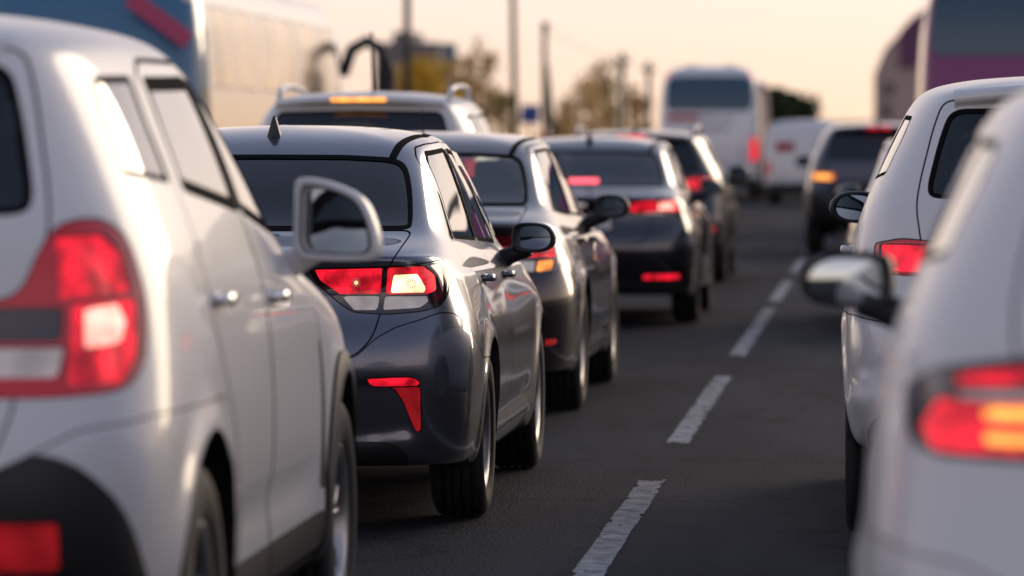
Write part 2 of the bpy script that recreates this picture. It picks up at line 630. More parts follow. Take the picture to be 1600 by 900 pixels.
# ------------------------------------------------------------------ car nets (x half width, y from the rear bumper, z up), columns 0..16 round the car
SEDAN = [
    {0: (0, .22, .24), 2: (.60, .24, .24), 3: (.74, .33, .24), 4: (.79, .52, .23), 6: (.79, .99, .21), 11: (.79, 3.57, .19), 12: (.78, 3.95, .2), 13: (.70, 4.18, .2), 14: (.55, 4.28, .2), 16: (0, 4.34, .2)},
    {0: (0, .12, .235), 2: (.60, .15, .235), 3: (.76, .27, .235), 4: (.835, .47, .23), 6: (.84, .99, .225), 11: (.84, 3.57, .21), 12: (.83, 3.95, .21), 13: (.74, 4.2, .21), 14: (.55, 4.32, .21), 16: (0, 4.39, .21)},
    {0: (0, .045, .40), 2: (.60, .085, .40), 3: (.785, .20, .40), 4: (.86, .43, .40), 6: (.858, .99, .38), 8: (.852, 2.1, .36), 11: (.862, 3.57, .38), 12: (.85, 3.95, .4), 13: (.76, 4.21, .4), 14: (.56, 4.35, .4), 16: (0, 4.42, .4)},
    {0: (0, .0, .56), 2: (.60, .045, .56), 3: (.79, .165, .57), 4: (.87, .41, .58), 6: (.872, .99, .58), 8: (.866, 2.1, .56), 11: (.872, 3.57, .58), 12: (.855, 3.95, .57), 13: (.76, 4.2, .55), 14: (.55, 4.34, .55), 16: (0, 4.41, .55)},
    {0: (0, .015, .69), 2: (.60, .06, .69), 3: (.785, .175, .70), 4: (.862, .42, .71), 6: (.868, .99, .72), 8: (.858, 2.1, .70), 11: (.862, 3.57, .70), 12: (.845, 3.95, .67), 13: (.75, 4.18, .63), 14: (.55, 4.31, .62), 16: (0, 4.38, .62)},
    {0: (0, .085, .78), 2: (.60, .12, .78), 3: (.765, .21, .79), 4: (.83, .44, .80), 6: (.838, .99, .81), 8: (.832, 2.1, .79), 11: (.852, 3.57, .78), 12: (.835, 3.95, .73), 13: (.73, 4.16, .68), 14: (.53, 4.27, .67), 16: (0, 4.35, .67)},
    {0: (0, .105, .90), 2: (.58, .135, .90), 3: (.74, .225, .905), 4: (.795, .45, .90), 6: (.80, .99, .90), 8: (.797, 2.1, .88), 10: (.80, 3.1, .86), 11: (.80, 3.5, .84), 12: (.80, 3.93, .78), 13: (.69, 4.12, .72), 14: (.5, 4.22, .71), 16: (0, 4.31, .71)},
    {0: (0, .055, .985), 2: (.57, .095, .98), 3: (.715, .20, .965), 4: (.775, .44, .955), 6: (.772, 1.0, .95), 8: (.772, 2.1, .925), 10: (.775, 3.1, .895), 11: (.80, 3.45, .875), 12: (.76, 3.9, .81), 13: (.65, 4.07, .755), 14: (.48, 4.16, .745), 16: (0, 4.25, .745)},
    {0: (0, .10, 1.015), 2: (.57, .14, 1.01), 3: (.70, .245, .995), 4: (.752, .50, .985), 6: (.748, 1.05, .98), 8: (.75, 2.1, .955), 10: (.755, 3.05, .92), 11: (.77, 3.4, .905), 12: (.70, 3.75, .87), 13: (.58, 3.95, .83), 14: (.45, 4.03, .81), 16: (0, 4.1, .81)},
    {0: (0, .34, 1.045), 2: (.58, .36, 1.04), 3: (.69, .44, 1.03), 4: (.727, .66, 1.02), 6: (.725, 1.15, 1.01), 8: (.732, 2.1, .985), 10: (.735, 2.95, .955), 11: (.75, 3.2, .95), 12: (.69, 3.42, .95), 13: (.56, 3.6, .95), 14: (.42, 3.68, .95), 16: (0, 3.75, .955)},
    {0: (0, .56, 1.075), 2: (.56, .60, 1.075), 3: (.665, .67, 1.07), 4: (.70, .86, 1.06), 6: (.705, 1.25, 1.05), 8: (.714, 2.1, 1.03), 10: (.715, 2.82, 1.0), 11: (.73, 3.02, .985), 12: (.67, 3.18, .985), 13: (.55, 3.32, 1.0), 14: (.41, 3.39, 1.005), 16: (0, 3.45, 1.01)},
    {0: (0, .86, 1.225), 2: (.525, .91, 1.22), 3: (.62, .98, 1.21), 4: (.648, 1.12, 1.20), 6: (.658, 1.45, 1.195), 8: (.668, 2.1, 1.19), 10: (.665, 2.62, 1.17), 11: (.665, 2.8, 1.17), 12: (.60, 2.92, 1.175), 13: (.5, 3.01, 1.185), 14: (.38, 3.06, 1.19), 16: (0, 3.12, 1.195)},
    {0: (0, 1.18, 1.365), 2: (.475, 1.22, 1.355), 3: (.545, 1.29, 1.35), 4: (.578, 1.42, 1.355), 6: (.592, 1.68, 1.37), 8: (.60, 2.1, 1.378), 10: (.592, 2.42, 1.37), 11: (.575, 2.54, 1.36), 12: (.53, 2.6, 1.365), 13: (.45, 2.66, 1.37), 14: (.35, 2.7, 1.38), 16: (0, 2.74, 1.385)},
    {0: (0, 1.33, 1.42), 2: (.44, 1.36, 1.408), 3: (.50, 1.42, 1.405), 4: (.535, 1.52, 1.41), 6: (.558, 1.74, 1.423), 8: (.566, 2.1, 1.43), 10: (.555, 2.36, 1.42), 11: (.525, 2.46, 1.415), 12: (.48, 2.5, 1.415), 13: (.41, 2.55, 1.42), 16: (0, 2.62, 1.43)},
    {0: (0, 1.55, 1.458), 2: (.28, 1.58, 1.452), 4: (.33, 1.68, 1.452), 6: (.345, 1.82, 1.458), 8: (.35, 2.1, 1.462), 10: (.34, 2.26, 1.455), 12: (.3, 2.36, 1.45), 14: (.2, 2.42, 1.45), 16: (0, 2.45, 1.455)},
    {0: (0, 1.75, 1.472), 16: (0, 2.3, 1.468)},
]
SUV = [
    {0: (0, .25, .36), 2: (.62, .27, .36), 3: (.76, .35, .36), 4: (.82, .5, .34), 6: (.82, .85, .28), 11: (.82, 3.45, .26), 12: (.8, 3.8, .28), 13: (.7, 4.0, .28), 14: (.5, 4.08, .28), 16: (0, 4.12, .28)},
    {0: (0, .10, .38), 2: (.62, .13, .38), 3: (.80, .23, .38), 4: (.87, .42, .36), 6: (.885, .85, .30), 8: (.875, 1.95, .26), 11: (.885, 3.45, .28), 12: (.87, 3.8, .29), 13: (.76, 4.02, .29), 14: (.52, 4.13, .29), 16: (0, 4.18, .29)},
    {0: (0, .01, .55), 2: (.62, .05, .55), 3: (.815, .16, .55), 4: (.89, .38, .55), 6: (.905, .85, .53), 8: (.892, 1.95, .50), 12: (.895, 3.8, .53), 13: (.78, 4.04, .52), 14: (.53, 4.16, .52), 16: (0, 4.22, .52)},
    {0: (0, .0, .72), 2: (.62, .04, .72), 3: (.815, .15, .73), 4: (.89, .38, .74), 6: (.908, .85, .74), 8: (.898, 1.95, .72), 12: (.89, 3.8, .72), 13: (.77, 4.03, .71), 14: (.52, 4.15, .71), 16: (0, 4.21, .71)},
    {0: (0, .06, .82), 2: (.61, .10, .82), 3: (.80, .19, .83), 4: (.88, .41, .85), 6: (.90, .85, .86), 8: (.892, 1.95, .84), 12: (.875, 3.8, .82), 13: (.76, 4.01, .79), 14: (.51, 4.12, .78), 16: (0, 4.18, .78)},
    {0: (0, .105, .94), 2: (.60, .135, .94), 3: (.785, .225, .95), 4: (.868, .43, .96), 6: (.89, .85, .97), 8: (.882, 1.95, .94), 10: (.88, 2.9, .92), 12: (.85, 3.78, .89), 13: (.73, 3.98, .86), 14: (.5, 4.08, .85), 16: (0, 4.14, .85)},
    {0: (0, .125, 1.06), 2: (.59, .155, 1.065), 3: (.765, .25, 1.075), 4: (.848, .46, 1.085), 6: (.87, .87, 1.085), 8: (.865, 1.95, 1.04), 10: (.86, 2.9, 1.0), 11: (.84, 3.3, .98), 12: (.79, 3.72, .95), 13: (.67, 3.88, .93), 14: (.47, 3.97, .92), 16: (0, 4.03, .92)},
    {0: (0, .14, 1.14), 2: (.585, .17, 1.15), 3: (.745, .275, 1.16), 4: (.82, .48, 1.17), 6: (.845, .9, 1.165), 8: (.845, 1.95, 1.10), 10: (.835, 2.8, 1.045), 11: (.80, 3.08, 1.02), 12: (.72, 3.35, 1.01), 13: (.58, 3.52, 1.01), 14: (.42, 3.6, 1.01), 16: (0, 3.66, 1.015)},
    {0: (0, .165, 1.21), 2: (.57, .20, 1.215), 3: (.72, .305, 1.225), 4: (.79, .51, 1.235), 6: (.818, .93, 1.23), 8: (.825, 1.93, 1.165), 10: (.81, 2.68, 1.11), 11: (.77, 2.9, 1.085), 12: (.69, 3.08, 1.08), 13: (.55, 3.22, 1.085), 14: (.4, 3.29, 1.09), 16: (0, 3.35, 1.095)},
    {0: (0, .25, 1.37), 2: (.54, .28, 1.37), 3: (.665, .39, 1.375), 4: (.725, .60, 1.385), 6: (.752, 1.0, 1.385), 8: (.762, 1.88, 1.35), 10: (.745, 2.42, 1.31), 11: (.70, 2.6, 1.295), 12: (.62, 2.72, 1.295), 13: (.5, 2.82, 1.3), 14: (.38, 2.87, 1.305), 16: (0, 2.92, 1.31)},
    {0: (0, .36, 1.545), 2: (.51, .385, 1.54), 3: (.60, .48, 1.535), 4: (.645, .68, 1.54), 6: (.668, 1.06, 1.55), 8: (.675, 1.8, 1.545), 10: (.655, 2.18, 1.52), 11: (.62, 2.31, 1.505), 12: (.56, 2.4, 1.5), 13: (.46, 2.47, 1.5), 14: (.36, 2.5, 1.505), 16: (0, 2.55, 1.51)},
    {0: (0, .42, 1.605), 2: (.47, .44, 1.595), 3: (.545, .53, 1.59), 4: (.585, .73, 1.595), 6: (.605, 1.09, 1.605), 8: (.61, 1.75, 1.60), 10: (.59, 2.08, 1.575), 11: (.56, 2.2, 1.56), 12: (.51, 2.27, 1.555), 13: (.42, 2.33, 1.555), 16: (0, 2.42, 1.565)},
    {0: (0, .7, 1.64), 2: (.30, .74, 1.632), 4: (.36, .9, 1.635), 6: (.37, 1.15, 1.64), 8: (.375, 1.7, 1.635), 10: (.36, 1.95, 1.62), 12: (.3, 2.1, 1.605), 14: (.2, 2.16, 1.605), 16: (0, 2.2, 1.61)},
    {0: (0, .95, 1.652), 16: (0, 1.95, 1.64)},
]

# ------------------------------------------------------------------ shared small meshes


def make_tyre(r, w, rr):
    bm = bmesh.new()
    h = w / 2
    prof = [(-h * .8, rr), (-h * .98, rr + .02), (-h * 1.02, (r + rr) / 2 + .01), (-h * .97, r - .03), (-h * .86, r - .010)]
    for x0 in (-.52, -.17, .17, .52):                     # tread grooves
        prof += [(h * (x0 - .065), r), (h * (x0 - .055), r - .008), (h * (x0 + .055), r - .008), (h * (x0 + .065), r)]
    prof += [(h * .86, r - .010), (h * .97, r - .03), (h * 1.02, (r + rr) / 2 + .01), (h * .98, rr + .02), (h * .8, rr)]
    bm_lathe_x(bm, prof, 64)
    bmesh.ops.recalc_face_normals(bm, faces=bm.faces)
    me = bm_mesh('tyre', bm, RUBBER, True)
    return me


def make_rim(rr, w, spokes=5, twin=True):
    """Alloy rim, outer face at +x."""
    bm = bmesh.new()
    h = w / 2
    prof = [(-h * .8, rr), (-h * .7, rr - .025), (h * .4, rr - .03), (h * .72, rr - .018), (h * .86, rr + .004), (h * .88, rr - .004), (h * .72, rr - .028), (h * .3, rr - .045)]
    bm_lathe_x(bm, prof, 64)
    bm_lathe_x(bm, [(h * .25, .075), (h * .5, .07), (h * .58, .055), (h * .60, .03), (h * .6, .001)], 24)
    for k in range(spokes):
        for dv in ((-.13, .13) if twin else (0,)):
            a0 = 2 * math.pi * k / spokes + dv * 0.9
            a1 = 2 * math.pi * k / spokes + dv * 1.5
            pts = []
            for t in np.linspace(0, 1, 5):
                a = a0 + (a1 - a0) * t
                rad = .055 + (rr - .02 - .055) * t
                wd = .030 - .006 * t if twin else .055 - .015 * t
                x1 = h * (.56 + .10 * math.sin(t * 3.0)) if t < .98 else h * .66
                c, s = math.cos(a), math.sin(a)
                row = []
                for q, dx in ((-1, -.012), (-.6, 0), (.6, 0), (1, -.012), (.8, -.045), (-.8, -.045)):
                    row.append(bm.verts.new((x1 + dx, rad * s + q * wd * .5 * c, rad * c - q * wd * .5 * s)))
                pts.append(row)
            for r0, r1 in zip(pts, pts[1:]):
                for q in range(6):
                    bm.faces.new((r0[q], r0[(q + 1) % 6], r1[(q + 1) % 6], r1[q]))
    bmesh.ops.recalc_face_normals(bm, faces=bm.faces)
    me = bm_mesh('wheel', bm, ALLOY, True)
    return me


def make_disc(rr):
    bm = bmesh.new()
    bm_lathe_x(bm, [(-.02, .06), (-.02, rr * .78), (0, rr * .78), (0, .08), (.03, .07), (.03, .001)], 32)
    bmesh.ops.recalc_face_normals(bm, faces=bm.faces)
    return bm_mesh('brake_disc', bm, STEEL, True)


WHEELS = {}


def wheel(parent, loc, r, rr, w, side, style, rot=0.0):
    key = (r, rr, w, style)
    if key not in WHEELS:
        WHEELS[key] = (make_rim(rr, w, *style), make_tyre(r, w, rr), make_disc(rr))
    ri, ty, di = WHEELS[key]
    o = link('wheel', ri, parent, loc=loc, rot=(rot, 0, 0 if side > 0 else math.pi))
    link('tyre', ty, o)
    link('brake_disc', di, o)
    return o


def make_handle():
    bm = bmesh.new()
    n, rings = 10, []
    for i, t in enumerate(np.linspace(-1, 1, 9)):
        y = .095 * t
        bow = .034 * (1 - t ** 4) + .004
        wz = .016 * (1 - .35 * t * t); wx = .009
        if abs(t) == 1: wz, wx = .012, .006
        rings.append([bm.verts.new((bow + wx * math.cos(2 * math.pi * k / n), y, wz * math.sin(2 * math.pi * k / n))) for k in range(n)])
    for r0, r1 in zip(rings, rings[1:]):
        for k in range(n):
            bm.faces.new((r0[k], r0[(k + 1) % n], r1[(k + 1) % n], r1[k]))
    bm.faces.new(rings[0][::-1]); bm.faces.new(rings[-1])
    bm_box(bm, (.004, 0, 0), (.02, .15, .028), .006)
    bmesh.ops.recalc_face_normals(bm, faces=bm.faces)
    return bm_mesh('door_handle', bm, None, True)


def make_seat(wid, hgt):
    bm = bmesh.new()
    bm_box(bm, (0, .02, .10), (wid, .50, .18), .06, 3)
    bm_box(bm, (0, -.28, .42), (wid * .96, .17, hgt), .07, 3, Matrix.Rotation(R(14), 3, 'X'))
    return bm_mesh('seat', bm, FABRIC, True)


def make_headrest():
    bm = bmesh.new()
    bm_box(bm, (0, 0, 0), (.27, .11, .20), .05, 4)
    bm_tube(bm, [(-.06, 0, -.06), (-.06, .01, -.2)], .007, 6)
    bm_tube(bm, [(.06, 0, -.06), (.06, .01, -.2)], .007, 6)
    return bm_mesh('headrest', bm, FABRIC2, True)


SEAT_M = make_seat(.50, .60)
BENCH_M = make_seat(1.22, .56)
HEADREST_M = make_headrest()
HANDLES = {}


def mirror_unit(parent, loc, side, mat, w=.21, h=.145, style=0, yaw=9):
    """Wing mirror: shell open to the rear with a silvered glass set in it, on an arm to the door."""
    # outline in (x outward, z), inner edge at x = 0
    if style == 0:      # tall squarish, slanted top
        out = [(.0, -.50), (.02, .10), (.03, .52), (.20, .53), (.50, .46), (.82, .30), (.96, -.02), (1.03, -.34), (1.0, -.52), (.75, -.54), (.3, -.53)]
    elif style == 1:    # low wide oval
        out = [(.0, -.38), (.0, .28), (.08, .46), (.45, .50), (.80, .42), (.97, .18), (1.0, -.12), (.90, -.38), (.6, -.50), (.15, -.50)]
    else:
        out = [(.0, -.40), (-.01, .20), (.08, .44), (.35, .50), (.75, .46), (.96, .22), (1.0, -.10), (.86, -.40), (.5, -.50), (.12, -.50)]
    P = chaikin(out, 2)
    P = np.stack([P[:, 0] * w, P[:, 1] * h], 1)
    c = P.mean(0)
    n = len(P)
    bm = bmesh.new()
    rings = []
    for y, k in ((.022, .74), (.012, .80), (.0, .83), (-.006, .88), (-.002, .96), (.012, 1.0), (.04, 1.0), (.075, .94), (.105, .80), (.125, .55), (.132, .2)):
        rings.append([bm.verts.new((side * (c[0] + (p[0] - c[0]) * k), y, c[1] + (p[1] - c[1]) * k)) for p in P])
    for r0, r1 in zip(rings, rings[1:]):
        for k in range(n):
            bm.faces.new((r0[k], r0[(k + 1) % n], r1[(k + 1) % n], r1[k]))
    bm.faces.new(rings[-1])
    bmesh.ops.recalc_face_normals(bm, faces=bm.faces)
    base = Matrix.Rotation(-side * R(yaw), 4, 'Z')
    me = bm_mesh('wing_mirror', bm, mat, True)
    me.transform(base)
    o = link('wing_mirror', me, parent, loc=loc)
    # black inner frame
    bm = bmesh.new()
    f0 = [bm.verts.new((side * (c[0] + (p[0] - c[0]) * .86), -.001, c[1] + (p[1] - c[1]) * .86)) for p in P]
    f1 = [bm.verts.new((side * (c[0] + (p[0] - c[0]) * .80), .004, c[1] + (p[1] - c[1]) * .80)) for p in P]
    f2 = [bm.verts.new((side * (c[0] + (p[0] - c[0]) * .78), .045, c[1] + (p[1] - c[1]) * .78)) for p in P]
    for a, b in ((f0, f1), (f1, f2)):
        for k in range(n):
            bm.faces.new((a[k], a[(k + 1) % n], b[(k + 1) % n], b[k]))
    bm.faces.new(f2)
    bmesh.ops.recalc_face_normals(bm, faces=bm.faces)
    me = bm_mesh('mirror_frame', bm, BLACKPL, True)
    me.transform(base)
    link('mirror_frame', me, o)
    # convex glass
    bm = bmesh.new()
    rings = []
    for k in (.79, .55, .28):
        rings.append([bm.verts.new((side * (c[0] + (p[0] - c[0]) * k), .014 - .008 * (1 - k * k) - .20 * (p[0] - c[0]) * k, c[1] + (p[1] - c[1]) * k)) for p in P])
    ctr = bm.verts.new((side * c[0], .006, c[1]))
    for r0, r1 in zip(rings, rings[1:]):
        for k in range(n):
            bm.faces.new((r0[k], r0[(k + 1) % n], r1[(k + 1) % n], r1[k]))
    for k in range(n):
        bm.faces.new((rings[-1][k], rings[-1][(k + 1) % n], ctr))
    bmesh.ops.recalc_face_normals(bm, faces=bm.faces)
    bm.normal_update()
    if sum(f.normal.y for f in bm.faces) > 0:
        bmesh.ops.reverse_faces(bm, faces=bm.faces)
    me = bm_mesh('mirror_glass', bm, MIRROR, True)
    me.transform(Matrix.Translation((0, .0, 0)) @ base)
    link('mirror_glass', me, o)
    # arm
    bm = bmesh.new()
    bm_tube(bm, [(side * .07, .05, -h * .36), (side * .0, .06, -h * .56), (side * -.055, .075, -h * .74), (side * -.12, .10, -h * .86)], [.034, .036, .040, .05], 10)
    bmesh.ops.recalc_face_normals(bm, faces=bm.faces)
    link('mirror_arm', bm_mesh('mirror_arm', bm, BLACKPL if style else mat, True), o)
    return o


def arch_flange(parent, vt_field_pts, mat, sc):
    pass


def make_bulb():
    bm = bmesh.new()
    for a in range(10):                                    # ring of reflector petals round the bulb
        t = 2 * math.pi * a / 10
        bm_box(bm, (.014 * math.cos(t), -.004, .014 * math.sin(t)), (.009, .004, .0035), .0008, 1, Matrix.Rotation(-t, 3, 'Y'))
    bmesh.ops.create_uvsphere(bm, u_segments=12, v_segments=8, radius=.0065)
    me = bm_mesh('bulb', bm, CHROME, True)
    me.materials.append(L_BULB)
    n = len(me.polygons)
    for p in me.polygons:
        if p.center.length < .008: p.material_index = 1
    return me


BULB_M = make_bulb()

# ------------------------------------------------------------------ the car builder


def build_car(cfg):
    kind = cfg['kind']
    sc = cfg.get('scale', (1, 1, 1))
    root = empty(cfg['name'], cfg['loc'], cfg.get('rz', 0))
    tag(root, cfg['label'], cfg.get('category', 'car'), cfg.get('group'))
    mat = cfg['paint']
    P = net(SEDAN if kind == 'sedan' else SUV, 17)
    if cfg.get('morph'): P = cfg['morph'](P)
    nu, nv = cfg.get('res', (11, 8))
    ra = cfg.get('rear_axle', .99 if kind == 'sedan' else .85)
    fa = cfg.get('front_axle', 3.58 if kind == 'sedan' else 3.45)
    r = cfg.get('tyre', .31 if kind == 'sedan' else .345)
    rar = r + cfg.get('arch_gap', .035 if kind == 'sedan' else .05)
    zc = r / sc[2] + .012
    L = P[:, :, 1].max()

    def dist(V, ay): return np.hypot(V[:, 1] - ay, V[:, 2] - zc)

    def disp(V):
        d = np.zeros(len(V))
        side = np.clip((V[:, 0] - .55) / .15, 0, 1)
        for ay in (ra, fa):
            q = dist(V, ay)
            d += .014 * np.exp(-((q - rar) / .055) ** 2) * side
        if kind == 'sedan':
            # shoulder crease along the door handles
            t = (V[:, 2] - (.905 - .012 * (V[:, 1] - 1.0)))
            d += .014 * np.exp(-(np.clip(t, 0, 1) / .016) ** 2) * np.exp(-(np.clip(-t, 0, 1) / .10) ** 2) * side * np.clip((V[:, 1] - .5) / .5, 0, 1) * np.clip((4.0 - V[:, 1]) / .5, 0, 1)
            d += .007 * np.exp(-((V[:, 2] - .982) / .012) ** 2) * np.clip((.42 - V[:, 1]) / .12, 0, 1)      # boot lip
            # sill hollow
            d -= .016 * np.exp(-((V[:, 2] - .36) / .05) ** 2) * side * np.clip((V[:, 1] - 1.3) / .3, 0, 1) * np.clip((3.2 - V[:, 1]) / .3, 0, 1)
        else:
            d -= .014 * np.exp(-((V[:, 2] - .50) / .06) ** 2) * side * np.clip((V[:, 1] - 1.2) / .3, 0, 1) * np.clip((3.0 - V[:, 1]) / .3, 0, 1)
        if cfg.get('disp'): d += cfg['disp'](V)
        return d

    vt = shell(P, nu, nv, disp)
    lin = shell(P, max(4, nu // 2), max(4, nv // 2), disp)
    outer = lambda V: np.minimum(dist(V, ra) - rar, dist(V, fa) - rar) + np.where(V[:, 0] > .45, 0, 9)
    vt = keep(vt, outer)
    lin = keep(lin, outer)
    F = cfg['fields']
    X, Y, Z, S = 0, 1, 2, 6
    isx = lambda lim: (lambda V: lim - V[:, 0])
    C = Carver(vt)
    TW = .016
    # -- rear window
    rw = both(poly(F['rear_window'], X, Z, .05), lambda V: V[:, 1] - F.get('rear_window_y', 1.5))
    ws = both(poly(F['windscreen'], X, Z, .05), lambda V: F.get('windscreen_y', 2.3) - V[:, 1])
    wins = []
    pane = C.take(rw)
    cp = Carver(pane)
    g = cp.take(lambda V: rw(V) + TW)
    emit_mesh('window_seal', cp.rest, TRIM, root, sc)
    emit_mesh('rear_window', offset(g, -.003), cfg.get('rear_glass', G_TINT), root, sc)
    wins.append(lambda V: rw(V) + .01)
    pane = C.take(ws)
    cp = Carver(pane)
    g = cp.take(lambda V: ws(V) + .02)
    emit_mesh('windscreen_seal', cp.rest, TRIM, root, sc)
    emit_mesh('windscreen', g, G_CLEAR, root, sc)
    wins.append(lambda V: ws(V) + .01)
    # -- tail lamps
    for nm, pl in F.get('lamps', {}).items():
        fl = both(poly(pl['outline'], pl.get('a', S), Z, pl.get('r', .018)), lambda V: V[:, 1] - 1.2)
        lamp = C.take(fl, .002)
        cover = offset(lamp, .005)
        lamp = offset(lamp, -.004)
        bits = []
        cl = Carver(lamp)
        for sub, pts, m in pl['cells']:
            bits.append((sub, cl.take(poly(pts, pl.get('a', S), Z, pl.get('rc', .006)), .0012), m))
        for sd in (1, -1):
            lo = emit_mesh(nm, cl.rest, pl['mat'], root, sc, sd)
            if lo is None: continue
            for sub, b, m in bits:
                emit_mesh(sub, offset(b, -.009), m, lo, sc, sd)
            emit_mesh('lens_cover', cover, G_LENS, lo, sc, sd)
            for bs, bz in pl.get('bulbs', []):
                q = cover[0]
                i = np.argmin((q[:, 6] - bs) ** 2 + (q[:, 2] - bz) ** 2)
                link('bulb', BULB_M, lo, loc=(sd * q[i, 0] * sc[0], (q[i, 1] + .012) * sc[1], q[i, 2] * sc[2]))
    # -- doors and their windows
    hm = cfg.get('handle_mat', mat)
    if hm.name not in HANDLES:
        HANDLES[hm.name] = make_handle()
        HANDLES[hm.name].materials.append(hm)
    doors = {}
    for nm in ('rear_door', 'front_door'):
        if nm not in F: continue
        df = both(poly(F[nm], Y, Z, .04), isx(.42))
        d = C.take(df, cfg.get('door_gap', .0024))
        cd = Carver(d)
        panes = []
        for wp in F.get(nm + '_windows', []):
            wf = both(poly(wp, Y, Z, .025), isx(.42))
            pn = cd.take(wf)
            cp = Carver(pn)
            gp = cp.take(lambda V, wf=wf: wf(V) + cfg.get('seal', .017))
            panes.append((gp, cp.rest))
            wins.append(lambda V, wf=wf: wf(V) + .008)
        trims = None
        edge = None
        pil = cd.take(both(poly(F['pillar'], Y, Z, .005), isx(.42)), 0) if 'pillar' in F else None
        if cfg.get('door_trim') and nm == 'front_door':
            edge = cd.take(both(poly(cfg['door_trim'], Y, Z, .01)), 0)
        if cfg.get('cladding'):
            trims = cd.take(lambda V: V[:, 2] - cfg['cladding'])
        defl = None
        if cfg.get('deflectors') and panes and nm == 'front_door':
            gp = panes[0][0]
            if len(gp[1]):
                lim = F['deflector_' + nm]
                defl = offset(keep(gp, lambda V: -poly(lim, Y, Z, .05)(V)), .016)
        for sd in (1, -1):
            do = emit_mesh(nm, cd.rest, mat, root, sc, sd)
            doors[(nm, sd)] = do
            for gp, fr in panes:
                emit_mesh('window_frame', fr, TRIM, do, sc, sd)
                emit_mesh('side_window', offset(gp, -.003), cfg.get('side_glass', G_MID), do, sc, sd)
            if trims is not None: emit_mesh('door_cladding', offset(trims, .006), BLACKPL, do, sc, sd)
            if pil is not None: emit_mesh('pillar_trim', pil, TRIM, do, sc, sd)
            if edge is not None: emit_mesh('edge_trim', offset(edge, .003), BLACKPL, do, sc, sd)
            if defl is not None: emit_mesh('wind_deflector', defl, DEFLECT, do, sc, sd)
            if nm + '_handle' in F:
                hx, hy, hz = F[nm + '_handle']
                q = d[0]
                i = np.argmin((q[:, 1] - hy) ** 2 + (q[:, 2] - hz) ** 2)
                link('door_handle', HANDLES[hm.name], do, loc=(sd * (q[i, 0] * sc[0] - .002), hy * sc[1], hz * sc[2]), rot=(0, 0, 0 if sd > 0 else math.pi))
    # -- quarter glass (fixed, behind the rear door)
    for wp in F.get('quarter_windows', []):
        wf = both(poly(wp, Y, Z, .025), isx(.42))
        pn = C.take(wf)
        cp = Carver(pn)
        gp = cp.take(lambda V: wf(V) + .014)
        wins.append(lambda V, wf=wf: wf(V) + .008)
        for sd in (1, -1):
            qo = emit_mesh('quarter_window', offset(gp, -.003), cfg.get('side_glass', G_MID), root, sc, sd)
            if qo: emit_mesh('window_frame', cp.rest, TRIM, qo, sc, sd)
    # -- reflectors, valance, bumper, lid
    bump_bits = []
    for sub, pts, m, off in F.get('bumper_cells', []):
        bump_bits.append((sub, offset(C.take(both(poly(pts, X, Z, .012), lambda V: V[:, 1] - 1.0), .002), off), m))
    bf = both(poly(F['bumper'], S, Z, .03), lambda V: V[:, 1] - 1.1)
    lid = both(poly(F['lid'], X, Z, .04), lambda V: V[:, 1] - F.get('lid_y', .9))
    bm_ = C.take(bf, .002)
    lo = C.take(lid, .0028)
    lid_bits = []
    cl = Carver(lo)
    for sub, pts, m, off in F.get('lid_cells', []):
        lid_bits.append((sub, offset(cl.take(poly(pts, X, Z, .012), .001), off), m))
    cb = Carver(bm_)
    val = None
    if 'valance' in F:
        val = cb.take(both(poly(F['valance'], S, Z, .08)), .001)
    if cfg.get('bumper_split'):
        bo = emit_mesh('rear_bumper', val, BLACKPL, root, sc)
        for sd in (1, -1): emit_mesh('bumper_corner', cb.rest, mat, bo, sc, sd)
    else:
        bo = emit_mesh('rear_bumper', cb.rest, cfg.get('bumper_mat', mat), root, sc)
        if val is not None: emit_mesh('bumper_valance', val, BLACKPL, bo, sc)
    for sub, b, m in bump_bits:
        if sub.startswith('centre_'): emit_mesh(sub[7:], b, m, bo, sc)
        else:
            for sd in (1, -1): emit_mesh(sub, b, m, bo, sc, sd)
    lidname = 'trunk_lid' if kind == 'sedan' else 'tailgate'
    lobj = emit_mesh(lidname, cl.rest, mat, root, sc)
    for sub, b, m in lid_bits:
        emit_mesh(sub, b, m, lobj, sc)
    # -- roof ditch strips
    if 'ditch' in F:
        dx, y0, y1 = F['ditch']
        df = lambda V: np.maximum(np.abs(V[:, 0] - np.interp(V[:, 1], [y0, (y0 + y1) / 2, y1], dx)) - .014, np.maximum(np.maximum(y0 - V[:, 1], V[:, 1] - y1), 1.31 - V[:, 2]))
        st = C.take(df, .0)
        for sd in (1, -1): emit_mesh('roof_strip', offset(st, .002), TRIM, root, sc, sd)
    # -- bonnet, front bumper and headlamps (simple, facing away)
    hl = both(poly([(.42, L * 0 + F['head'][0]), (.78, F['head'][0] + .06), (.80, F['head'][1]), (.46, F['head'][1] - .05)], X, Z, .03), lambda V: (L - .75) - V[:, 1])
    h_ = C.take(hl, .002)
    for sd in (1, -1): emit_mesh('headlamp', h_, L_HEAD, root, sc, sd)
    gr = both(poly([(-.5, F['head'][0] - .22), (.5, F['head'][0] - .22), (.42, F['head'][0] + .02), (-.42, F['head'][0] + .02)], X, Z, .03), lambda V: (L - .4) - V[:, 1])
    emit_mesh('grille', offset(C.take(gr, .002), -.01), BLACKPL, root, sc)
    # -- arch trims for crossovers
    if cfg.get('arch_trim'):
        for ay in (ra, fa):
            at_ = C.take(lambda V: dist(V, ay) - rar - cfg['arch_trim'] + np.where(V[:, 0] > .5, 0, 9))
            for sd in (1, -1): emit_mesh('arch_trim', offset(at_, .008), BLACKPL, root, sc, sd)
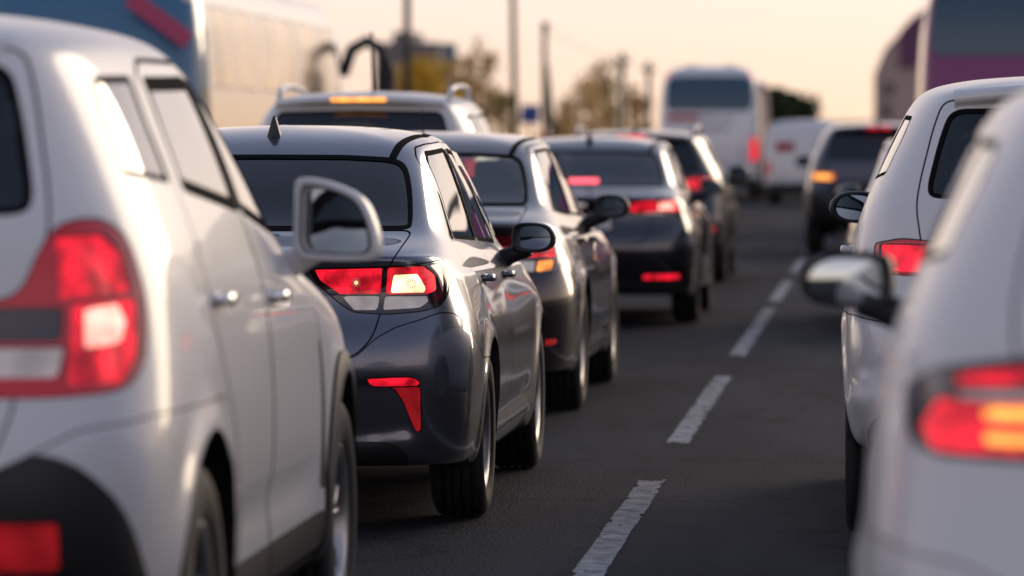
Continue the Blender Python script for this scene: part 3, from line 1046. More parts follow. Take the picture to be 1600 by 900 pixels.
    if cfg.get('cladding'):
        for y0, y1, nm in ((ra, fa, 'sill_cladding'), (fa, 9, 'front_cladding')):
            cc = C.take(both(lambda V: V[:, 2] - cfg['cladding'], isx(.3), lambda V: y0 - V[:, 1], lambda V: V[:, 1] - y1))
            for sd in (1, -1): emit_mesh(nm, offset(cc, .005), BLACKPL, root, sc, sd)
    emit_mesh('body_shell', C.rest, mat, root, sc)
    # -- inner lining, black, behind every gap
    for w in wins:
        lin = keep(lin, w)
    emit_mesh('inner_lining', offset(lin, -.014), LINING, root, sc)
    # -- wheel wells and wheels
    W = np.max(vt[0][:, 0]) * sc[0]
    tw = cfg.get('tyre_width', .20)
    xo = cfg.get('wheel_x', W - .022) - tw / 2
    for ay in (ra, fa):
        for sd in (1, -1):
            bm = bmesh.new()
            prof = [(0, rar + .012), (-.30, rar + .012), (-.30, .05)]
            n = 28
            rings = []
            for x, rad in prof:
                rings.append([bm.verts.new((sd * (W - .03 + x), rad * math.cos(R(0) + R(180) * k / n), rad * math.sin(R(0) + R(180) * k / n))) for k in range(n + 1)])
            for r0, r1 in zip(rings, rings[1:]):
                for k in range(n): bm.faces.new((r0[k], r0[k + 1], r1[k + 1], r1[k]))
            link('wheel_well', bm_mesh('wheel_well', bm, LINING, True), root, loc=(0, ay * sc[1], zc * sc[2]))
            wheel(root, (sd * xo, ay * sc[1], r), r, cfg.get('rim', .205), tw, sd, cfg.get('spokes', (5, True)), rot=cfg.get('wheel_rot', 0.3) + ay)
    # lips: rolled edge of the arches
    for ay in (ra, fa):
        for sd in (1, -1):
            pts = []
            qv = vt[0]
            selr = np.abs(np.hypot(qv[:, 1] - ay, qv[:, 2] - zc) - rar) < .004
            q = qv[selr & (qv[:, 0] > .6)]
            if len(q) < 8: continue
            ang = np.arctan2(q[:, 2] - zc, q[:, 1] - ay)
            order = np.argsort(ang)
            q = q[order][::max(1, len(q) // 40)]
            bm = bmesh.new()
            prev = None
            for p in q:
                a = bm.verts.new((sd * p[0] * sc[0], p[1] * sc[1], p[2] * sc[2]))
                b = bm.verts.new((sd * (p[0] - .05) * sc[0], (ay + (p[1] - ay) * 1.01) * sc[1], (zc + (p[2] - zc) * 1.01) * sc[2]))
                if prev: bm.faces.new((prev[0], a, b, prev[1]))
                prev = (a, b)
            bmesh.ops.recalc_face_normals(bm, faces=bm.faces)
            link('arch_lip', bm_mesh('arch_lip', bm, BLACKPL if cfg.get('arch_trim') else mat, True), root)
    # -- underbody
    bm = bmesh.new()
    bm_box(bm, (0, L * sc[1] * .5, .34 * sc[2]), (1.10, L * sc[1] * .86, .16), .03)
    bm_box(bm, (0, (ra + fa) / 2 * sc[1], .30 * sc[2]), (1.5 * sc[0], (fa - ra - 2 * rar - .06) * sc[1], .16), .02)
    link('underbody', bm_mesh('underbody', bm, LINING), root)
    tube_obj('exhaust_pipe', [(-.45, .20, .27), (-.45, .9, .26)], .028, STEEL, root)
    # -- cabin
    fl = F.get('cabin', dict(front=2.25, rear=1.5, z=.40))
    for sx in (-.37, .37):
        so = link('seat', SEAT_M, root, loc=(sx, fl['front'] * sc[1], fl['z']))
        link('headrest', HEADREST_M, so, loc=(0, -.37, .80))
    so = link('rear_seat', BENCH_M, root, loc=(0, fl['rear'] * sc[1], fl['z'] - .02))
    for sx in (-.40, .40):
        link('headrest', HEADREST_M, so, loc=(sx, -.36, .74))
    box_obj('dashboard', (0, (fl['front'] + .78) * sc[1], fl['z'] + .36), (1.3, .42, .20), CARPET, root, .05, 3)
    bm = bmesh.new()
    pts = [(.37 * -1 + .17 * math.cos(t), (fl['front'] + .42) * sc[1] - .06 * math.sin(t), fl['z'] + .42 + .16 * math.sin(t)) for t in np.linspace(0, 2 * math.pi, 21)]
    bm_tube(bm, pts, .014, 6, False)
    link('steering_wheel', bm_mesh('steering_wheel', bm, CARPET, True), root)
    box_obj('cabin_floor', (0, 2.0 * sc[1], .40), (1.4, 2.6, .04), CARPET, root)
    if kind == 'sedan':
        box_obj('parcel_shelf', (0, .82 * sc[1], 1.0 * sc[2]), (1.1, .5, .03), CARPET, root, .01)
    # -- mirrors
    if 'mirror' in F:
        mx, my, mz, mw, mh, ms = F['mirror']
        for sd in (1, -1):
            mirror_unit(doors[('front_door', sd)], (sd * mx, my, mz), sd, cfg.get('mirror_mat', mat), mw, mh, ms, cfg.get('mirror_yaw', 9))
    # -- antenna
    if 'antenna' in F:
        st, ax, ay, az = F['antenna']
        if st == 'mast':
            bm = bmesh.new()
            bm_box(bm, (ax, ay, az), (.035, .06, .02), .008)
            ml = F.get('mast', .17)
            bm_tube(bm, [(ax, ay, az), (ax, ay - .3 * ml, az + ml)], [.006 + .02 * (ml - .17), .003 + .02 * (ml - .17)], 6)
            link('antenna', bm_mesh('antenna', bm, BLACKPL), root)
        else:
            bm = bmesh.new()
            pr = [(-.09, 0), (-.075, .055), (-.05, .065), (-.02, .05), (.06, .008), (.09, 0)]
            prev = None
            for y, h in pr:
                hw = .026 if abs(y) < .08 else .004
                a = [bm.verts.new((ax + hw, ay + y, az - .015)), bm.verts.new((ax + hw * .25, ay + y, az + h)), bm.verts.new((ax - hw * .25, ay + y, az + h)), bm.verts.new((ax - hw, ay + y, az - .015))]
                if prev:
                    for k in range(3): bm.faces.new((prev[k], prev[k + 1], a[k + 1], a[k]))
                else: bm.faces.new(a)
                prev = a
            bmesh.ops.recalc_face_normals(bm, faces=bm.faces)
            link('antenna', bm_mesh('antenna', bm, cfg.get('antenna_mat', BLACKPL)), root)
    # -- badge on the lid
    if 'badge' in F:
        bx, bz, bw, bh = F['badge']
        q = lo[0]
        i = np.argmin((q[:, 0] - bx) ** 2 + (q[:, 2] - bz) ** 2)
        bm = bmesh.new()
        bmesh.ops.create_uvsphere(bm, u_segments=20, v_segments=10, radius=1.0)
        for v in bm.verts: v.co = Vector((v.co.x * bw / 2, v.co.y * .006, v.co.z * bh / 2))
        link('badge', bm_mesh('badge', bm, CHROME, True), lobj, loc=(0, q[i, 1] * sc[1] - .003, bz * sc[2]))
    # -- plate
    if 'plate' in F:
        px, py, pz = F['plate']
        po = box_obj('plate_frame', (px, py, pz), (.53, .014, .125), BLACKPL, lobj if cfg.get('plate_on_lid', True) else bo, .004)
        box_obj('number_plate', (px, py - .008, pz), (.50, .006, .105), PLATE, po, .002)
    # -- roof rails
    if 'rails' in F:
        rx, y0, y1, zz, zh, rm = F['rails']
        for sd in (1, -1):
            bm = bmesh.new()
            pts = []
            for t in np.linspace(0, 1, 15):
                lift = min(1.0, min(t, 1 - t) / .09)
                lift = math.sin(lift * math.pi / 2)
                pts.append((sd * (rx + .02 * math.sin(t * math.pi)), y0 + (y1 - y0) * t, zz + zh * lift + .03 * math.sin(t * math.pi)))
            bm_tube(bm, pts, .02, 8)
            bmesh.ops.recalc_face_normals(bm, faces=bm.faces)
            link('roof_rail', bm_mesh('roof_rail', bm, rm, True), root)
    # -- spoiler with brake light
    if 'spoiler' in F:
        sw, sy0, sy1, sz, lw, lm = F['spoiler']
        bm = bmesh.new()
        n = 16
        rows_ = []
        for k in range(n + 1):
            x = -sw + 2 * sw * k / n
            e = (abs(x) / sw)
            drop = .030 * e ** 2
            back = .10 * e ** 3
            rows_.append([bm.verts.new((x, sy1, sz + .012 - drop)), bm.verts.new((x, sy0 + back + .03, sz + .004 - drop)), bm.verts.new((x, sy0 + back, sz - .012 - drop)), bm.verts.new((x, sy0 + back + .01, sz - .038 - drop)), bm.verts.new((x, sy1 - .08 + back * .5, sz - .055 - drop))])
        for r0, r1 in zip(rows_, rows_[1:]):
            for k in range(4): bm.faces.new((r0[k], r0[k + 1], r1[k + 1], r1[k]))
        bmesh.ops.recalc_face_normals(bm, faces=bm.faces)
        so = link('roof_spoiler', bm_mesh('roof_spoiler', bm, mat, True), root)
        box_obj('brake_light', (0, sy0 + .006, sz - .022), (lw, .022, .026), lm, so, .004)
    if 'high_brake' in F:
        hx, hy, hz, hw, hh, hmn = F['high_brake']
        box_obj('high_brake_light', (hx, hy, hz), (hw, .03, hh), hmn, root, .008)
    if cfg.get('wiper'):
        wx, wy, wz = cfg['wiper']
        tube_obj('rear_wiper', [(0, wy, wz), (.12, wy + .004, wz + .03), (.36, wy + .02, wz + .05)], [.014, .009, .006], BLACKPL, root, 6)
    if cfg.get('extra'): cfg['extra'](root, dict(body=bo, lid=lobj, doors=doors, sc=sc))
    return root


# ------------------------------------------------------------------ the setting


def at(px, d, py=None):
    """World x (and z) that the photograph shows at a pixel when the thing stands d metres ahead."""
    s_ = FPX / d
    x = (px - VPX) / s_
    return x if py is None else (x, CAMZ + (VPY - py) / s_)


def asphalt():
    m = bpy.data.materials.new('asphalt'); m.use_nodes = True
    t = m.node_tree; b = t.nodes['Principled BSDF']
    tc = t.nodes.new('ShaderNodeTexCoord')
    n1 = t.nodes.new('ShaderNodeTexNoise'); n1.inputs['Scale'].default_value = 90; n1.inputs['Detail'].default_value = 3
    n2 = t.nodes.new('ShaderNodeTexNoise'); n2.inputs['Scale'].default_value = 0.55; n2.inputs['Detail'].default_value = 7; n2.inputs['Roughness'].default_value = .6
    mp = t.nodes.new('ShaderNodeMapping'); mp.inputs['Scale'].default_value = (1.6, .28, 1)
    v = t.nodes.new('ShaderNodeTexVoronoi'); v.inputs['Scale'].default_value = 75
    for n in (n1, v): t.links.new(tc.outputs['Object'], n.inputs['Vector'])
    t.links.new(tc.outputs['Object'], mp.inputs[0]); t.links.new(mp.outputs[0], n2.inputs['Vector'])
    r1 = t.nodes.new('ShaderNodeValToRGB')
    r1.color_ramp.elements[0].position = .3; r1.color_ramp.elements[0].color = (.0100, .0118, .0160, 1)
    r1.color_ramp.elements[1].position = .75; r1.color_ramp.elements[1].color = (.0310, .0345, .0425, 1)
    t.links.new(n1.outputs['Fac'], r1.inputs[0])
    r2 = t.nodes.new('ShaderNodeValToRGB')
    r2.color_ramp.elements[0].position = .35; r2.color_ramp.elements[0].color = (.55, .55, .58, 1)
    r2.color_ramp.elements[1].position = .7; r2.color_ramp.elements[1].color = (1.35, 1.33, 1.3, 1)
    t.links.new(n2.outputs['Fac'], r2.inputs[0])
    mx = t.nodes.new('ShaderNodeMix'); mx.data_type = 'RGBA'; mx.blend_type = 'MULTIPLY'; mx.inputs[0].default_value = 1
    t.links.new(r1.outputs[0], mx.inputs[6]); t.links.new(r2.outputs[0], mx.inputs[7])
    # tarred cracks
    v2 = t.nodes.new('ShaderNodeTexVoronoi'); v2.feature = 'DISTANCE_TO_EDGE'; v2.inputs['Scale'].default_value = .45
    nw = t.nodes.new('ShaderNodeTexNoise'); nw.inputs['Scale'].default_value = 1.3; nw.inputs['Detail'].default_value = 6
    vm = t.nodes.new('ShaderNodeVectorMath'); vm.operation = 'MULTIPLY_ADD'; vm.inputs[1].default_value = (1.6, 1.6, 0)
    t.links.new(tc.outputs['Object'], nw.inputs['Vector']); t.links.new(nw.outputs['Color'], vm.inputs[0]); t.links.new(tc.outputs['Object'], vm.inputs[2])
    t.links.new(vm.outputs[0], v2.inputs['Vector'])
    rc = t.nodes.new('ShaderNodeMapRange'); rc.inputs['From Min'].default_value = .004; rc.inputs['From Max'].default_value = .016; rc.inputs['To Min'].default_value = .35
    t.links.new(v2.outputs['Distance'], rc.inputs['Value'])
    mx2 = t.nodes.new('ShaderNodeVectorMath'); mx2.operation = 'SCALE'
    t.links.new(mx.outputs[2], mx2.inputs[0]); t.links.new(rc.outputs[0], mx2.inputs['Scale'])
    # oil drips and polished wheel tracks
    n3 = t.nodes.new('ShaderNodeTexNoise'); n3.inputs['Scale'].default_value = 3.2; n3.inputs['Detail'].default_value = 5
    t.links.new(tc.outputs['Object'], n3.inputs['Vector'])
    r3 = t.nodes.new('ShaderNodeMapRange'); r3.inputs['From Min'].default_value = .6; r3.inputs['From Max'].default_value = .78; r3.inputs['To Min'].default_value = 1.0; r3.inputs['To Max'].default_value = .5
    t.links.new(n3.outputs['Fac'], r3.inputs['Value'])
    mx3 = t.nodes.new('ShaderNodeVectorMath'); mx3.operation = 'SCALE'
    t.links.new(mx2.outputs[0], mx3.inputs[0]); t.links.new(r3.outputs[0], mx3.inputs['Scale'])
    t.links.new(mx3.outputs[0], b.inputs['Base Color'])
    rr_ = t.nodes.new('ShaderNodeMapRange'); rr_.inputs['To Min'].default_value = .95; rr_.inputs['To Max'].default_value = .55
    t.links.new(n2.outputs['Fac'], rr_.inputs['Value']); t.links.new(rr_.outputs[0], b.inputs['Roughness'])
    bp = t.nodes.new('ShaderNodeBump'); bp.inputs['Strength'].default_value = .9; bp.inputs['Distance'].default_value = .008
    t.links.new(v.outputs['Distance'], bp.inputs['Height']); t.links.new(bp.outputs[0], b.inputs['Normal'])
    b.inputs['Specular IOR Level'].default_value = .14
    return m


def sheet(name, x0, x1, y0, y1, z, mat, parent=None, kind='structure'):
    me = bpy.data.meshes.new(name)
    me.from_pydata([(x0, y0, z), (x1, y0, z), (x1, y1, z), (x0, y1, z)], [], [(0, 1, 2, 3)])
    o = link(name, me, parent, mat)
    if parent is None: tag(o, kind=kind)
    return o


M_ASPH = asphalt()
M_GROUND = principled('ground_dirt', (.09, .08, .065), 0, .9, noise=(.4, 1, (.05, .052, .03)))
M_PAVE = principled('pavement_slab', (.20, .19, .18), 0, .85, noise=(2.0, .6, (.13, .125, .12)))
M_KERB = principled('kerb_concrete', (.26, .25, .24), 0, .85, noise=(4.0, .6, (.16, .155, .15)))
M_LINE = principled('road_paint', (.46, .45, .44), 0, .75, noise=(11, 1.0, (.09, .09, .092)), bump=(160, .15))
sheet('ground', -3000, 3000, -400, 5000, -.02, M_GROUND)
road = sheet('road', -11.3, 6.6, -120, 360, 0, M_ASPH)
for nm, x0, x1 in (('pavement_left', -16.5, -11.6), ('pavement_right', 6.9, 12)):
    o = box_obj(nm, ((x0 + x1) / 2, 120, .06), (x1 - x0, 480, .13), M_PAVE)
    tag(o, kind='structure')
for nm, x in (('kerb_left', -11.45), ('kerb_right', 6.75)):
    o = box_obj(nm, (x, 120, .06), (.29, 480, .17), M_KERB, bevel=.015)
    tag(o, kind='structure')

# worn dashes of the lane line


def dash(y0, y1, xc, w=.108):
    bm = bmesh.new()
    nx, ny = 9, max(8, int((y1 - y0) / .03))
    def walk(k, amp):
        q = np.convolve(rng.normal(0, 1, ny + 1 + 60), np.ones(k) / math.sqrt(k), 'same')[30:30 + ny + 1]
        return amp * q
    e0 = xc - w / 2 + walk(3, .0014) + walk(9, .0014); e1 = xc + w / 2 + walk(3, .0014) + walk(9, .0014)
    # wear: smooth random field, chipped away where it is high, more so at the edges
    fld = rng.normal(0, 1, (nx + 8, ny + 16))
    ker = np.ones((3, 5)) / math.sqrt(15)
    sm = np.zeros((nx, ny))
    for a in range(3):
        for b in range(5): sm += ker[a, b] * fld[a:a + nx, b:b + ny]
    rag = rng.integers(0, 5, (2, nx))
    ids = {}
    def vert(i, j):
        if (i, j) not in ids:
            ids[(i, j)] = bm.verts.new((e0[j] + (e1[j] - e0[j]) * i / nx + (0 if i in (0, nx) else rng.normal(0, .0025)), y0 + (y1 - y0) * j / ny + rng.normal(0, .006), .004))
        return ids[(i, j)]
    for j in range(ny):
        for i in range(nx):
            if sm[i, j] > (1.0 if i in (0, nx - 1) else 1.75) or j < rag[0, i] or j >= ny - rag[1, i]: continue
            bm.faces.new((vert(i, j), vert(i + 1, j), vert(i + 1, j + 1), vert(i, j + 1)))
    return link('lane_dash', bm_mesh('lane_dash', bm, M_LINE), road)


for y0, y1 in ((9.0, 12.4), (14.2, 19.3), (21.6, 27.9), (30.5, 39.4), (41.0, 47.2), (50, 56), (58.5, 65), (68, 74), (77, 83), (86, 92), (96, 102), (106, 112)):
    dash(y0, y1, -.95 - .0006 * max(0, y0 - 40))

# ------------------------------------------------------------------ buildings, poles, signs, trees
M_TAN = principled('tan_render', (.66, .44, .25), 0, .8, noise=(1.2, .8, (.45, .28, .15)))
M_CREAM = principled('cream_fascia', (.72, .64, .55), 0, .7, noise=(1.5, .5, (.42, .36, .29)))
M_BLUE = principled('blue_cladding', (.055, .17, .30), 0, .5, noise=(.8, .5, (.035, .11, .20)))
M_PINK = principled('pink_sign', (.55, .07, .17), 0, .5)
M_GREEN = principled('green_trim', (.18, .24, .05), 0, .6)
M_BROWN = principled('brown_panel', (.16, .085, .05), 0, .7, noise=(2, .6, (.10, .055, .035)))
M_GREYW = principled('grey_render', (.24, .21, .21), 0, .85, noise=(.5, .6, (.17, .15, .15)))
M_DGLASS = principled('dark_shop_glass', (.02, .025, .03), 0, .08, coat=.5)
M_POLE = principled('pole_concrete', (.19, .165, .13), 0, .85, noise=(3, .6, (.12, .10, .08)))
M_POLED = principled('pole_metal', (.10, .09, .08), .4, .5, noise=(3, .6, (.06, .05, .045)))
M_DARKF = principled('shelter_frame', (.02, .02, .023), .3, .4)
M_SIGNB = principled('sign_blue', (.03, .10, .42), 0, .4)
M_SIGNG = principled('sign_grey', (.20, .24, .28), 0, .5)
M_SIGNR = principled('sign_red', (.50, .02, .03), 0, .4)
M_SIGNW = principled('sign_white', (.65, .64, .62), 0, .5)

def prism(name, pts, y0, y1, mat, parent):
    bm = bmesh.new()
    a = [bm.verts.new((x, y0, z)) for x, z in pts]
    b = [bm.verts.new((x, y1, z)) for x, z in pts]
    n = len(pts)
    bm.faces.new(a); bm.faces.new(b[::-1])
    for k in range(n): bm.faces.new((a[k], b[k], b[(k + 1) % n], a[(k + 1) % n]))
    bmesh.ops.recalc_face_normals(bm, faces=bm.faces)
    return link(name, bm_mesh(name, bm, mat), parent)


# grey apartment block far behind
D2 = 270.0
ap = empty('apartment_block', (at(650, D2), D2, 0))
tag(ap, 'grey apartment block far behind the yellow tree', 'building')
aw = at(690, D2) - at(590, D2)
box_obj('wall', (-.6, 6, 3.6), (aw, 12, 7.2), M_GREYW, ap)
box_obj('stair_tower', (-1.0, 5, 3.9), (1.0, 8, 7.9), M_GREYW, ap)
for i in range(4):
    for j in range(2):
        w = box_obj('window', (-.6 - aw / 2 + aw * (i + .5) / 4, -.03, 2.4 + 2.6 * j), (.5, .1, .9), M_DGLASS, ap)
        box_obj('window_sill', (-.6 - aw / 2 + aw * (i + .5) / 4, -.1, 1.92 + 2.6 * j), (.6, .2, .06), M_CREAM, w)

# long low hall on the horizon at the right
D3 = 420.0
hall = empty('low_hall', (at(1345, D3), D3, 0))
tag(hall, 'long low grey hall on the horizon behind the right hand queue', 'building')
hw = at(1470, D3) - at(1262, D3)
box_obj('wall', (0, 5, 1.5), (hw, 10, 3.0), M_GREYW, hall)
box_obj('roof', (0, 5, 3.15), (hw + .6, 11, .3), M_CREAM, hall)
for k in range(6):
    box_obj('window', (-hw / 2 + hw * (k + .5) / 6, -.03, 1.7), (hw / 9, .1, .8), M_DGLASS, hall)


# pinkish tower closing the view behind the purple bus
D6 = 390.0
pk = empty('office_tower', (at(1412, D6), D6, 0))
tag(pk, 'pale pink building end showing left of the purple bus', 'building')
M_PINKW = principled('pink_render', (.52, .38, .35), 0, .85, noise=(.3, .6, (.40, .29, .26)))
M_PURPW = principled('purple_cladding', (.14, .04, .12), 0, .5)
prism('wall', [(-2.5, 0), (3.4, 0), (3.4, 13.5), (.6, 11.5), (-1.6, 9.2), (-2.5, 7.0)], 0, 14, M_PINKW, pk)
prism('corner_cladding', [(-.4, 7.6), (3.5, 7.8), (3.5, 13.6), (.6, 11.7), (-.4, 10.6)], -.3, 13.5, M_PURPW, pk)
for k in range(3):
    box_obj('window', (-1.7 + .2 * k, -.05, 2.2 + 1.8 * k), (.9, .12, 1.1), M_DGLASS, pk)

# buildings along the right of the street, met by the camera only as reflections in the car sides
M_FRONT = [principled('front_brown', (.20, .14, .11), 0, .8, noise=(.5, .7, (.13, .09, .075))), principled('front_grey', (.17, .165, .17), 0, .8, noise=(.5, .7, (.11, .105, .11))), principled('front_tan', (.36, .28, .2), 0, .8, noise=(.5, .7, (.25, .19, .14)))]
for k, (y0, y1, hgt, x0, mi, lab) in enumerate([(74, 96, 7, 15, 2, 'tan frontage nearest on the right, reflected in car sides'), (104, 140, 6, 14, 0, 'long brown frontage further up the right side, reflected in car sides'), (150, 190, 10, 15, 1, 'tall grey frontage far up the right side, reflected in car sides')]):
    b_ = empty('street_building', (x0, (y0 + y1) / 2, 0))
    tag(b_, lab, 'building', 'frontages along the right side')
    ln = y1 - y0
    box_obj('wall', (4, 0, hgt / 2), (8, ln, hgt), M_FRONT[mi], b_)
    box_obj('cornice', (4, 0, hgt + .15), (8.4, ln + .4, .3), M_CREAM, b_)
    nb = int(ln / 4)
    for f_ in range(int(hgt / 3)):
        for q in range(nb):
            w_ = box_obj('window', (-.03, -ln / 2 + ln * (q + .5) / nb, 1.6 + 3 * f_), (.12, 1.7, 1.6), M_DGLASS, b_)
            box_obj('window_sill', (-.12, -ln / 2 + ln * (q + .5) / nb, .75 + 3 * f_), (.24, 1.9, .1), M_CREAM, w_)


def lamp_post(px, d, h, r, label, mat, lean=0.0, arm=1):
    o = empty('lamp_post', (at(px, d), d, 0))
    tag(o, label, 'lamp post', 'street lamp posts')
    tube_obj('pole', [(0, 0, 0), (lean * .5, 0, h * .5), (lean, 0, h)], [r * 1.15, r, r * .8], mat, o, 12)
    tube_obj('base_collar', [(0, 0, 0), (0, 0, .5)], [r * 1.5, r * 1.4], mat, o, 12)
    if arm:
        tube_obj('arm', [(lean, 0, h - .1), (lean + .5 * arm, 0, h + .35), (lean + 1.7 * arm, 0, h + .5)], [r * .5, r * .45, r * .4], mat, o, 8)
        box_obj('lamp_head', (lean + 2.0 * arm, 0, h + .5), (.75, .28, .13), M_SIGNG, o, .04)
    return o


lamp_post(635, 105, 8.6, .085, 'thick grey lamp post behind the white estate car roof', M_POLED)
lamp_post(806, 125, 9.0, .085, 'tall slim dark lamp post left of the blue sign', M_POLED, lean=-.14)
# A-frame concrete pole
D4 = 130.0
af = empty('utility_pole', (at(861, D4), D4, 0))
tag(af, 'leaning two legged concrete utility pole right of the blue sign', 'utility pole')
tx, tz = at(852, D4, 40)
tx -= at(861, D4)
tube_obj('leg', [(-.16, 0, 0), (tx - .02, 0, tz - .1)], [.10, .075], M_POLE, af, 10)
tube_obj('leg', [(.22, 0, 0), (tx + .03, 0, tz - 1.1)], [.10, .075], M_POLED, af, 10)
box_obj('top_cap', (tx, 0, tz), (.22, .22, .2), M_POLE, af, .03)
box_obj('cross_brace', (.02, 0, 1.9), (.38, .1, .1), M_POLED, af, .01)
for px, d, top, label in ((973, 170, 82, 'concrete utility pole among the bare trees, taller of two'), (1014, 185, 96, 'shorter concrete utility pole just left of the white coach')):
    x, z = at(px, d, top)
    o = empty('utility_pole', (x, d, 0))
    tag(o, label, 'utility pole', 'utility poles beyond the trees')
    tube_obj('pole', [(0, 0, 0), (0, 0, z)], [.14, .10], M_POLE, o, 10)
    box_obj('crossarm', (0, 0, z - .35), (.55, .1, .1), M_POLED, o, .01)
    for sx in (-.22, .22):
        tube_obj('insulator', [(sx, 0, z - .3), (sx, 0, z - .12)], [.05, .03], M_SIGNW, o, 8)


def sign(px, py, d, w, h, mat, label, cells=()):
    x, z = at(px, d, py)
    o = empty('road_sign', (x, d, 0))
    tag(o, label, 'sign', 'road signs')
    tube_obj('post', [(0, .05, 0), (0, .05, z + h / 2)], .045, M_POLED, o, 8)
    p = box_obj('sign_plate', (0, 0, z), (w, .03, h), mat, o, .01)
    for (cx, cz, cw, ch, m) in cells:
        box_obj('sign_mark', (cx, -.02, z + cz), (cw, .012, ch), m, p)
    return o


sign(829, 178, 130, .52, .52, M_SIGNB, 'square blue road sign on a post between two poles', [(.03, -.06, .10, .24, M_DARKF)])
sign(701, 80, 130, .40, .46, M_SIGNG, 'small grey sign board high beside the yellow tree')
sign(905, 212, 120, .20, .34, M_SIGNR, 'small red sign above the dark sedan roofs')
sign(846, 214, 120, .16, .30, M_SIGNR, 'tiny red sign at the foot of the leaning pole')

M_BARK = principled('bark', (.24, .16, .10), 0, .9, noise=(8, .6, (.14, .10, .07)))


def leafmat(name, c, t=.4):
    m = bpy.data.materials.new(name); m.use_nodes = True
    nt_ = m.node_tree; b = nt_.nodes['Principled BSDF']
    b.inputs['Roughness'].default_value = .6
    tc = nt_.nodes.new('ShaderNodeTexCoord'); n = nt_.nodes.new('ShaderNodeTexNoise')
    n.inputs['Scale'].default_value = 2.2; n.inputs['Detail'].default_value = 4
    nt_.links.new(tc.outputs['Object'], n.inputs['Vector'])
    r = nt_.nodes.new('ShaderNodeValToRGB')
    r.color_ramp.elements[0].position = .35; r.color_ramp.elements[0].color = (*[v * .75 for v in c], 1)
    r.color_ramp.elements[1].position = .7; r.color_ramp.elements[1].color = (*[v * 1.15 for v in c], 1)
    nt_.links.new(n.outputs['Fac'], r.inputs[0]); nt_.links.new(r.outputs[0], b.inputs['Base Color'])
    tr = nt_.nodes.new('ShaderNodeBsdfTranslucent'); nt_.links.new(r.outputs[0], tr.inputs[0])
    mx = nt_.nodes.new('ShaderNodeMixShader'); mx.inputs[0].default_value = t
    nt_.links.new(b.outputs[0], mx.inputs[1]); nt_.links.new(tr.outputs[0], mx.inputs[2])
    nt_.links.new(mx.outputs[0], nt_.nodes['Material Output'].inputs[0])
    return m


LEAF_Y = leafmat('leaf_yellow', (.78, .52, .06), .6)
LEAF_O = leafmat('leaf_ochre', (.74, .50, .22), .6)
LEAF_L = leafmat('leaf_olive', (.52, .40, .16), .55)
LEAF_G = leafmat('leaf_green', (.045, .065, .025), .25)


def tree(px, d, top_px, rad, leaf, nleaf, label, cat='tree', crown_from=.35, size=.10, group='trees beyond the traffic', seed=1):
    rg = np.random.default_rng(seed)
    x, z = at(px, d, top_px)
    o = empty('tree' if cat == 'tree' else 'shrub', (x, d, 0))
    tag(o, label, cat, group)
    bm = bmesh.new()
    H = z
    bm_tube(bm, [(0, 0, 0), (.04, 0, H * .4), (-.03, .05, H * .75), (0, 0, H * .97)], [.022 * H, .016 * H, .008 * H, .002 * H], 8)
    tips = []
    for k in range(22):
        f = crown_from * .8 + (1 - crown_from * .8) * rg.random() * .95
        a = rg.random() * 6.283
        env = rad * (1 - abs(2 * (f - crown_from) / (1.05 - crown_from) - .8) ** 2 * .6) * (.5 + .5 * rg.random())
        env = max(env, .15 * rad)
        p0 = Vector((0, 0, H * f * .92))
        p1 = p0 + Vector((math.cos(a) * env * .5, math.sin(a) * env * .5, .10 * H * rg.random() + .25 * env))
        p2 = p0 + Vector((math.cos(a) * env, math.sin(a) * env, .08 * H + .45 * env))
        p2.z = min(p2.z, H)
        bm_tube(bm, [p0, p1, p2], [.007 * H, .004 * H, .0015 * H], 5)
        tips += [p1, p2, (p1 + p2) / 2]
        for q in range(3):
            p3 = p2 + Vector(rg.normal(0, .25 * env, 3)); p3.z = min(p3.z, H)
            bm_tube(bm, [p1 * .4 + p2 * .6, p3], [.0025 * H, .001 * H], 4)
            tips.append(p3)
    bmesh.ops.recalc_face_normals(bm, faces=bm.faces)
    link('trunk', bm_mesh('trunk', bm, M_BARK, True), o)
    if nleaf:
        T_ = np.array([list(t) for t in tips])
        c = T_[rg.integers(0, len(T_), nleaf)] + rg.normal(0, rad * .16, (nleaf, 3))
        c[:, 2] = np.clip(c[:, 2], H * crown_from * .8, H)
        u = rg.normal(0, 1, (nleaf, 3)); u /= np.linalg.norm(u, axis=1, keepdims=True)
        w = rg.normal(0, 1, (nleaf, 3)); w -= (w * u).sum(1, keepdims=True) * u; w /= np.linalg.norm(w, axis=1, keepdims=True)
        sz = size * (.6 + .8 * rg.random((nleaf, 1)))
        V = np.concatenate([c - u * sz, c + w * sz * .55, c + u * sz, c - w * sz * .55], 1).reshape(-1, 3)
        T = np.arange(nleaf * 4).reshape(-1, 4)
        me = mesh_np('crown', V, T, None, leaf)
        me.polygons.foreach_set('use_smooth', np.zeros(nleaf, dtype=bool))
        link('crown', me, o)
    return o


